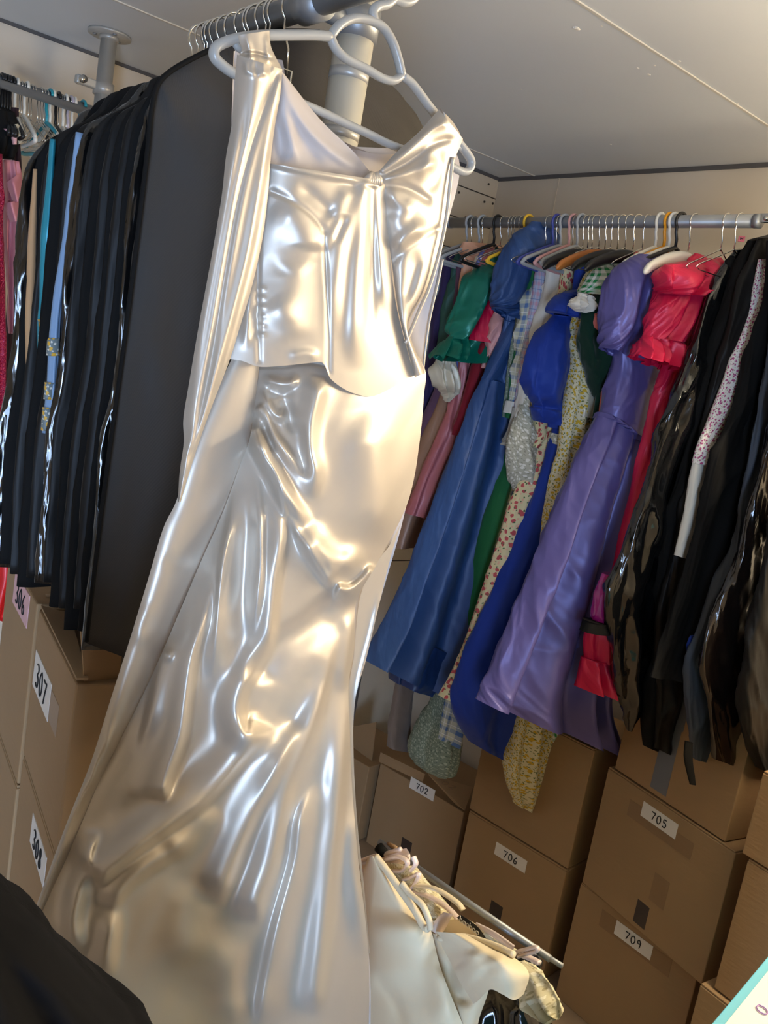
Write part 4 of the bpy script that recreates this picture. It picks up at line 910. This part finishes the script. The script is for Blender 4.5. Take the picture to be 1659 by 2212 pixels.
G('mauve_cloth', 'strip of pale grey cloth hanging low under the steel blue skirt', 'cloth', 1.985, [('strip', row((900,1200,930,1200,.02),(870,1400,905,1410,.02),(848,1520,886,1530,.02),(836,1612,884,1624,.02)), cloth('grey_taupe', rgb(128, 116, 108)), 1)], core=None)
G('sprig_nightgown', 'grey-green sprigged cloth bundle hanging lowest beside the plaid hem', 'nightgown', 1.88, [('body', row((1000,1300,1030,1300,.02),(950,1480,1000,1490,.035),(905,1570,985,1590,.06),(890,1620,975,1640,.07),(900,1650,960,1665,.06),(915,1664,945,1672,.03)), M_sprig, 4, dict(n=80))])
# shiny black bags at the right
M_slate = mat('slate_cloth', rgb(78, 84, 94), rough=.8, spec=.2, bump=(.004, (12, 4, 1), 3.))
M_clear = pvc('brown_black_film', col=rgb(26, 20, 17), rough=.2, amp=.005)
def RB(label, y, rows, m, extra=(), folds=3, famp=.3):
    t = G('garment_bag', label, 'garment bag', y, [('bag_body', rows, m, folds, dict(famp=famp, n=80, crump=.012, cs_=(13, 5)))]+list(extra), 'black garment bags on the right-hand rail', core=(M_blackcloth, .5)); return t
RB('glossy wrinkled black plastic bag right beside the crimson gown', 1.245, row((1590,540,1640,530,.015),(1545,610,1620,600,.025),(1492,750,1570,760,.03),(1446,880,1530,890,.03),(1396,1040,1480,1050,.03),(1336,1220,1450,1230,.032),(1314,1295,1430,1300,.034),(1326,1420,1410,1430,.03),(1346,1530,1376,1540,.02),(1356,1578,1364,1580,.006)), pvc('wrinkled_black_pvc', amp=.02, sc=(12, 5, 1), rough=.1))
RB('dull black bag, next to the glossy wrinkled one beside the crimson gown', 1.21, row((1618,520,1680,505,.015),(1585,590,1670,580,.025),(1535,760,1620,760,.025),(1498,900,1580,900,.025),(1450,1080,1530,1080,.025),(1424,1240,1500,1240,.025),(1412,1400,1480,1400,.025),(1396,1500,1440,1510,.022),(1394,1612,1432,1628,.02)), M_blackcloth)
RB('black bag with a slate grey lower edge, directly left of the white sprigged dress', 1.175, row((1640,515,1700,500,.015),(1606,600,1690,590,.022),(1560,760,1640,760,.022),(1526,900,1600,900,.022),(1480,1080,1560,1080,.022),(1448,1230,1520,1230,.022),(1420,1390,1500,1390,.022),(1424,1520,1490,1530,.022),(1420,1618,1470,1640,.02)), M_pvc2)
G('sprigged_dress', 'white dress with a pink sprig print, narrow strip between black bags at the right', 'dress', 1.147, [
    ('bodice', row((1640,560,1690,560,.01),(1618,680,1650,680,.012),(1584,770,1614,775,.014),(1546,870,1584,875,.014),(1512,960,1544,965,.014),(1500,1000,1530,1004,.014)), M_wflor, 1),
    ('skirt', row((1500,1000,1530,1004,.014),(1486,1090,1512,1095,.014),(1476,1130,1502,1135,.014),(1460,1200,1480,1206,.012)), M_white, 1)])
RB('soft black bag in front of the white sprigged dress at the right edge', 1.10, row((1658,520,1720,510,.012),(1650,640,1720,640,.018),(1616,770,1700,770,.02),(1584,880,1680,880,.02),(1534,1000,1640,1000,.02),(1504,1140,1600,1140,.02),(1470,1260,1570,1260,.02),(1430,1380,1530,1390,.02),(1402,1460,1500,1470,.018)), M_blackcloth, folds=4, famp=.4)
RB('black bag over a slate grey coat, second from the right picture edge', 1.05, row((1676,560,1760,550,.012),(1664,760,1750,760,.02),(1620,960,1730,960,.02),(1590,1140,1700,1140,.02),(1548,1260,1680,1260,.022),(1500,1390,1640,1400,.022),(1486,1440,1620,1450,.022),(1490,1560,1600,1590,.022),(1500,1640,1590,1660,.02)), M_slate)
RB('brownish translucent black bag with a hanging tape at the bottom, at the right edge', .985, row((1700,600,1780,600,.012),(1680,820,1780,820,.02),(1650,1000,1770,1000,.022),(1600,1180,1750,1190,.024),(1556,1300,1730,1310,.026),(1520,1420,1720,1440,.028),(1530,1530,1720,1560,.028),(1545,1640,1720,1690,.026)), M_clear,
   [('tape_end', row((1480,1600,1496,1604,.004),(1478,1640,1496,1646,.004),(1490,1694,1503,1696,.003)), M_blackcloth, 0, dict(n=20, nb=20))])
RB('very glossy black bag in the right foreground, cut by the picture edge', .90, row((1730,600,1730,600,.012),(1712,900,1730,900,.022),(1680,1100,1730,1100,.024),(1640,1250,1730,1250,.026),(1612,1420,1730,1440,.028),(1602,1560,1730,1600,.03),(1640,1660,1730,1700,.026)), M_pvc2)
mg = G('magenta_costume', 'magenta costume in a clear black-hemmed bag between the periwinkle skirt and black bags', 'costume', 1.285, [('body', row((1306,1240,1340,1240,.02),(1292,1290,1336,1290,.03),(1284,1335,1330,1340,.03),(1296,1350,1330,1352,.02)), mat('magenta_film', rgb(160, 30, 110), rough=.15, coat=.5), 2),
    ('bag_hem', row((1266,1340,1320,1345,.03),(1258,1364,1320,1366,.03)), M_blackcloth, 0, dict(n=12))], core=None)
G('blue_scarf', 'small bright blue cloth corner between the black bags', 'scarf', 1.07, [('corner', row((1492,1374,1500,1372,.004),(1484,1398,1500,1398,.008),(1490,1420,1498,1420,.004)), M_royal, 0, dict(n=16, nb=24))], core=None)
tag_ = thing('size_tag', 'small pink size tag clipped to a hanger neck on the right-hand rail', 'tag', tuple(U(1602, 516, 'y', rail_y(1600))), None)
o3 = U(1602, 516, 'y', rail_y(1600)); ex = np.array([.6, -.8, 0])*.016
tp_ = link('tag_plate', boxmesh(o3-ex/2-UP*.007, ex, np.array([.8, .6, 0])*.003, UP*.014, .0008), mat('pink_tag', rgb(240, 120, 125), rough=.5), tag_)
link('size_letter', writing('M', o3-ex*.22+UP*.0035, ex/.016, -UP, np.array([-.8, -.6, 0])*.1, .007, .006, .0008), M_ink, tp_)
# ================================================================== LOW CHROME RACK WITH CREAM GARMENTS
XC, ZC = 1.13, HC-.9
ck = thing('clothes_rack', 'low chrome clothes rack under a heap of cream lace garments', 'clothes rack', (XC, .9, 0))
link('top_bar', cyl((XC-.02, 1.10, ZC), (XC+.025, .712, ZC), .0062), M_galv, ck)
link('bar_end', cyl((XC+.022, .735, ZC), (XC+.03, .69, ZC), .0045), M_galv, ck)
for y, dx in ((1.04, -.012), (.74, .022)):
    link('upright', cyl((XC+dx+.015, y, .012), (XC+dx+.002, y, ZC), .009), M_chrome, ck)
    link('foot', cyl((XC+dx-.16, y, .012), (XC+dx+.19, y, .012), .011), M_blackcloth, ck)
M_crepe = mat('cream_crepe', rgb(230, 214, 180), rough=.55, spec=.3, sheen=.2, bump=(.0012, (22, 12, 1), 3.))
XK = 1.05
kd = thing('cream_dress', 'plain cream crepe dress with short sleeves, front of the low chrome rack', 'dress', (XK, .9, .5))
patch('dress_front', [(796,1850),(786,1880),(776,1930),(772,2010),(772,2100),(772,2260)], [(812,1850),(850,1905),(900,1975),(930,2008),(955,2100),(1020,2262)], 'x', XK, M_crepe, kd,
      [([(812,1880),(800,1960),(795,2030),(790,2100)], 3, 5, 5), ([(960,2075),(958,2120),(965,2170),(950,2230)], 16, 22, 22), ([(930,2060),(960,2080)], 6, 18, 18), ([(800,2105),(840,2150),(880,2220)], -8, 8, 12), ([(850,1960),(840,2050),(850,2150)], 12, 50, 50), ([(795,2005),(860,2016),(930,2010)], 5, 14, 20)],
      nt=110, ns=60, bulge=.03, amp=1.2, wm=1.4, bl=4)
patch('dress_side', [(914,2012),(920,2062),(930,2120),(960,2190),(965,2260)], [(1040,2040),(1050,2080),(1056,2135),(1034,2205),(1030,2260)], 'x', XK+.018, M_crepe, kd, [([(965,2060),(975,2110),(990,2150),(1030,2165)], -14, 14, 14), ([(1000,2060),(1010,2110),(1030,2130)], 8, 16, 16)], nt=60, ns=40, bulge=.02)
patch('short_sleeve', [(938,2012),(952,2040),(972,2075),(992,2110),(1022,2142)], [(1010,2018),(1070,2048),(1120,2075),(1143,2105),(1132,2145),(1108,2152)][:5], 'x', XK-.01, M_crepe, kd,
      [([(960,2030),(985,2070),(1000,2090)], -10, 12, 12), ([(1010,2050),(1020,2085),(1040,2110)], 10, 16, 16), ([(1062,2058),(1080,2090),(1060,2130)], 8, 18, 18), ([(1140,2090),(1138,2130),(1115,2150)], 4, 5, 5)], nt=60, ns=50, bulge=.045, amp=1.1, wm=1.7, bl=4, bot=[(1000,2178),(1030,2164),(1058,2138),(1085,2148),(1112,2160),(1140,2140)])
def kt(pts, r, n=40): return tube([U(a, b, 'x', XK-.022) for a, b in pts], r, 10, smooth_n=n, flat=1.)
link('neckline_band', merge([kt([(812,1850),(835,1880),(862,1918),(895,1965),(915,2000),(925,2006)], .0065), kt([(930,2008),(926,1985),(912,1955),(885,1930),(868,1908)], .0055), kt([(948,2026),(1000,2024),(1060,2040),(1110,2062)], .0055)]), M_crepe, kd)
M_silk = satin('blush_ribbon', rgb(230, 212, 202), metal=.1, rough=.4)
patch('neck_loop', [(930,2010),(942,1985),(958,1970)], [(952,2022),(968,1995),(978,1975)], 'x', XK-.015, M_silk, kd, [], nt=20, ns=12, bulge=.004)
patch('inner_back', [(930,1990),(945,2000),(960,2022)], [(985,1985),(1030,2015),(1060,2042)], 'x', XK+.02, M_crepe, kd, [], nt=20, ns=20)
# black woven brand tag
tgA, tgB = (988,1985), (1052,2036)
patch('brand_tag', [(986,1982),(1020,2006),(1038,2034)], [(996,1976),(1030,2000),(1054,2032)], 'x', XK-.004, mat('black_tag', rgb(16,16,18), rough=.6), kd, [], nt=16, ns=8)
q0 = U(994, 1982, 'x', XK-.006); q1 = U(1036, 2014, 'x', XK-.006); ux = (q1-q0)/np.linalg.norm(q1-q0); nx = np.array([-1., 0, 0]); uy = np.cross(nx, ux); uy = uy if uy[2] < 0 else -uy
wt = np.linalg.norm(q1-q0)/6/1.15
link('tag_writing', writing('boohoo', q0-uy*.004, ux, uy, nx, wt, .010, .0007, 1.15), M_white, bpy.data.objects['brand_tag'] if bpy.data.objects['brand_tag'].parent is None else kd)
M_lacec = pattern('cream_lace', 'floral', rgb(214, 204, 168), rgb(240, 232, 204), rgb(180, 168, 130), 90)
lt = thing('lace_blouse', 'cream lace top with wide straps slung over the low chrome rack behind the cream dress', 'top', (XC-.03, 1.0, .9), 'lace garments on the low rack')
patch('lace_body', [(832,1862),(838,1890),(856,1920),(890,1960),(940,2000)], [(900,1872),(925,1905),(965,1950),(998,1992),(1010,2010)], 'x', 1.095, M_lacec, lt, [], nt=60, ns=50, bulge=.02, wob=.006, wsc=.12)
for L in ([(834,1856),(858,1850),(880,1862),(870,1880),(845,1882)], [(872,1900),(888,1895),(905,1888),(895,1912),(880,1925)], [(880,1922),(925,1936),(965,1960),(990,1985)], [(895,1912),(940,1920),(985,1948),(1000,1965)], [(888,1880),(898,1866),(893,1850)]):
    link('strap', tube([U(a, b, 'x', 1.075) for a, b in L], .0065, 8, smooth_n=30, flat=.5), M_silk if L[0][0] < 895 else M_crepe, lt)
lt2 = thing('ribbon_blouse', 'ivory lace top with ribbon straps at the right end of the low chrome rack', 'top', (XC, .8, .9), 'lace garments on the low rack')
patch('lace_body', [(975,1975),(1000,1990),(1040,2020),(1090,2050)], [(1010,1985),(1050,2010),(1090,2035),(1125,2056)], 'x', 1.11, M_lacec, lt2, [], nt=50, ns=30, bulge=.02, wob=.005, wsc=.14)
patch('ribbon', [(1022,1998),(1060,2022),(1108,2055)], [(1030,1992),(1070,2012),(1112,2042)], 'x', 1.08, M_silk, lt2, [], nt=30, ns=8, bulge=.004)
link('strap', tube([U(a, b, 'x', 1.08) for a, b in ((1108,2062),(1118,2056),(1140,2050),(1158,2046),(1160,2054),(1140,2060),(1120,2066))], .005, 8, smooth_n=40, flat=.6), M_silk, lt2)
link('strap', tube([U(a, b, 'x', 1.09) for a, b in ((1125,2062),(1150,2072),(1165,2080))], .006, 8, smooth_n=20, flat=.6), M_silk, lt2)
ls = loft('lace_sleeve', 'x', 1.10, row((1112,2080,1130,2076,.008),(1118,2110,1160,2096,.012),(1126,2140,1184,2122,.014),(1144,2172,1198,2152,.014),(1168,2198,1207,2180,.012),(1184,2206,1208,2196,.008)), M_lacec, None, folds=6, famp=.9, cren=.006, crump=.012, cs_=(30, 24), n=40, open_=True)
props(ls, 'cream lace sleeve hanging over the floor at the right end of the low chrome rack', 'sleeve'); center(ls)
sl = thing('ribbed_camisole', 'blush ribbed camisole over the back end of the low chrome rack', 'top', (XC-.05, 1.08, .95))
patch('camisole_body', [(770,1856),(772,1876),(776,1900)], [(878,1832),(886,1846),(886,1862)], 'x', 1.10, M_silk, sl, [([(780,1870),(880,1850)], 5, 4, 4, (0,0)), ([(780,1884),(884,1858)], 5, 4, 4, (0,0))], nt=30, ns=50, bulge=.01)
link('binding', tube([U(a, b, 'x', 1.085) for a, b in ((770,1864),(800,1852),(840,1842),(866,1834))], .004, 8, smooth_n=20), M_silk, sl)
o = link('black_hanger_clip', merge([tube([U(818,1830,'x',1.08), U(829,1843,'x',1.08)], .010, 12)]), M_blackcloth, None); props(o, 'small black clip at the back end of the low chrome rack', 'clip'); center(o)
o = link('wooden_hanger_end', tube([U(838,1822,'x',1.115), U(856,1832,'x',1.115)], .004, 10), M_tape, None); props(o, 'thin wooden stick end poking out behind the low chrome rack', 'hanger'); center(o)
o = loft('black_hanger', 'x', 1.12, row((1118,2062,1130,2060,.01),(1128,2078,1156,2074,.02),(1140,2096,1160,2092,.015),(1146,2104,1156,2102,.008)), mat('black_plastic', rgb(18,18,20), rough=.25), None); props(o, 'black plastic hanger end at the right end of the low chrome rack', 'hanger'); center(o)
o = loft('black_plastic_bag', 'x', 1.16, row((1030,2120,1110,2110,.03),(1025,2160,1150,2150,.05),(1020,2220,1165,2200,.06),(1000,2400,1200,2380,.08),(990,2600,1230,2580,.09)), pvc('wrinkled_black_pvc'), None, folds=4); props(o, 'crumpled glossy black plastic bag below the cream sleeves', 'plastic bag'); center(o)
# ================================================================== NEAR FOREGROUND
M_navy = mat('black_wool', rgb(15, 15, 17), rough=.9, spec=.1, bump=(.003, (14, 6, 1), 3.))
bc = thing('black_coat', 'black coat shoulder close to the viewer in the lower left corner', 'coat', (.1, .5, .3))
loft('coat_body', 'y', .47, row((-190,1860,-120,1868,.02),(-240,1905,0,1920,.05),(-300,1945,62,1962,.07),(-330,2010,130,2030,.08),(-350,2080,196,2100,.09),(-370,2140,258,2150,.09),(-390,2200,330,2215,.09),(-420,2500,400,2510,.10),(-440,3000,420,3010,.10),(-440,3820,420,3830,.10)), M_navy, bc, folds=4, famp=.2, n=90, nb=80)
# teal box with a white sheet at the lower right
M_teal = mat('teal_card', rgb(96, 190, 212), rough=.5); M_paper = mat('white_sheet', rgb(238, 234, 226), rough=.6)
zt = HC-.62
a = U(1662, 2062, 'z', zt); b = U(1535, 2214, 'z', zt); e = b-a; L = np.linalg.norm(e); e /= L; inn = np.cross(e, UP); inn = inn if inn[0] > 0 and inn[1] < .0 or np.dot(inn, rays(1700, 2212)) > 0 else -inn
inn = np.cross(UP, e)
if np.dot(inn, U(1659, 2212, 'z', zt)-a) < 0: inn = -inn
tb = thing('storage_box', 'turquoise storage box topped with a white written sheet at the lower right corner', 'box', tuple((a+inn*.15)*np.array([1, 1, 0])))
a0 = a-e*.12; LL = L+.30
link('box_body', boxmesh(a0-UP*zt, e*LL, inn*.32, UP*(zt-.004), .004), M_teal, tb)
link('lid', boxmesh(a0-UP*.004, e*LL, inn*.32, UP*.004, .001), M_teal, tb)
w_ = np.dot(U(1659, 2099, 'z', zt)-a, inn)
sh = link('paper_sheet', boxmesh(a0+inn*w_+e*.01+UP*.0005, e*(LL-.02), inn*.26, UP*.001, 0), M_paper, tb)
qq = U(1628, 2170, 'z', zt+.002)
link('writing', writing('Ow', qq, np.array([.8, -.6, 0]), np.array([-.6, -.8, 0])*-1*-1, UP, .012, .014, .0007, 1.2), mat('purple_ink', rgb(170, 130, 190), rough=.6), sh)
# ================================================================== LIGHT
def area(name, loc, target, sx, sy, power, col):
    l = bpy.data.lights.new(name, 'AREA'); l.shape = 'RECTANGLE'; l.spread = math.radians(105); l.size = sx; l.size_y = sy; l.energy = power; l.color = col
    o = bpy.data.objects.new(name, l); COL.objects.link(o); o.location = loc
    o.rotation_euler = (Vector(target)-Vector(loc)).to_track_quat('-Z', 'Y').to_euler(); return o
LAMP_E.default_value = 66
area('doorway_daylight', (-.75, -1.47, .92), (.0, .9, .92), .85, 1.6, 74, (.46, .66, 1.))
w = bpy.data.worlds.new('world'); SC.world = w; w.use_nodes = True
w.node_tree.nodes['Background'].inputs[0].default_value = (.5, .5, .5, 1); w.node_tree.nodes['Background'].inputs[1].default_value = .05
SC.view_settings.view_transform = 'Standard'; SC.view_settings.look = 'None'; SC.view_settings.gamma = 1; SC.view_settings.use_curve_mapping = False
SC.view_settings.exposure = -.06
SC.cycles.use_denoising = True
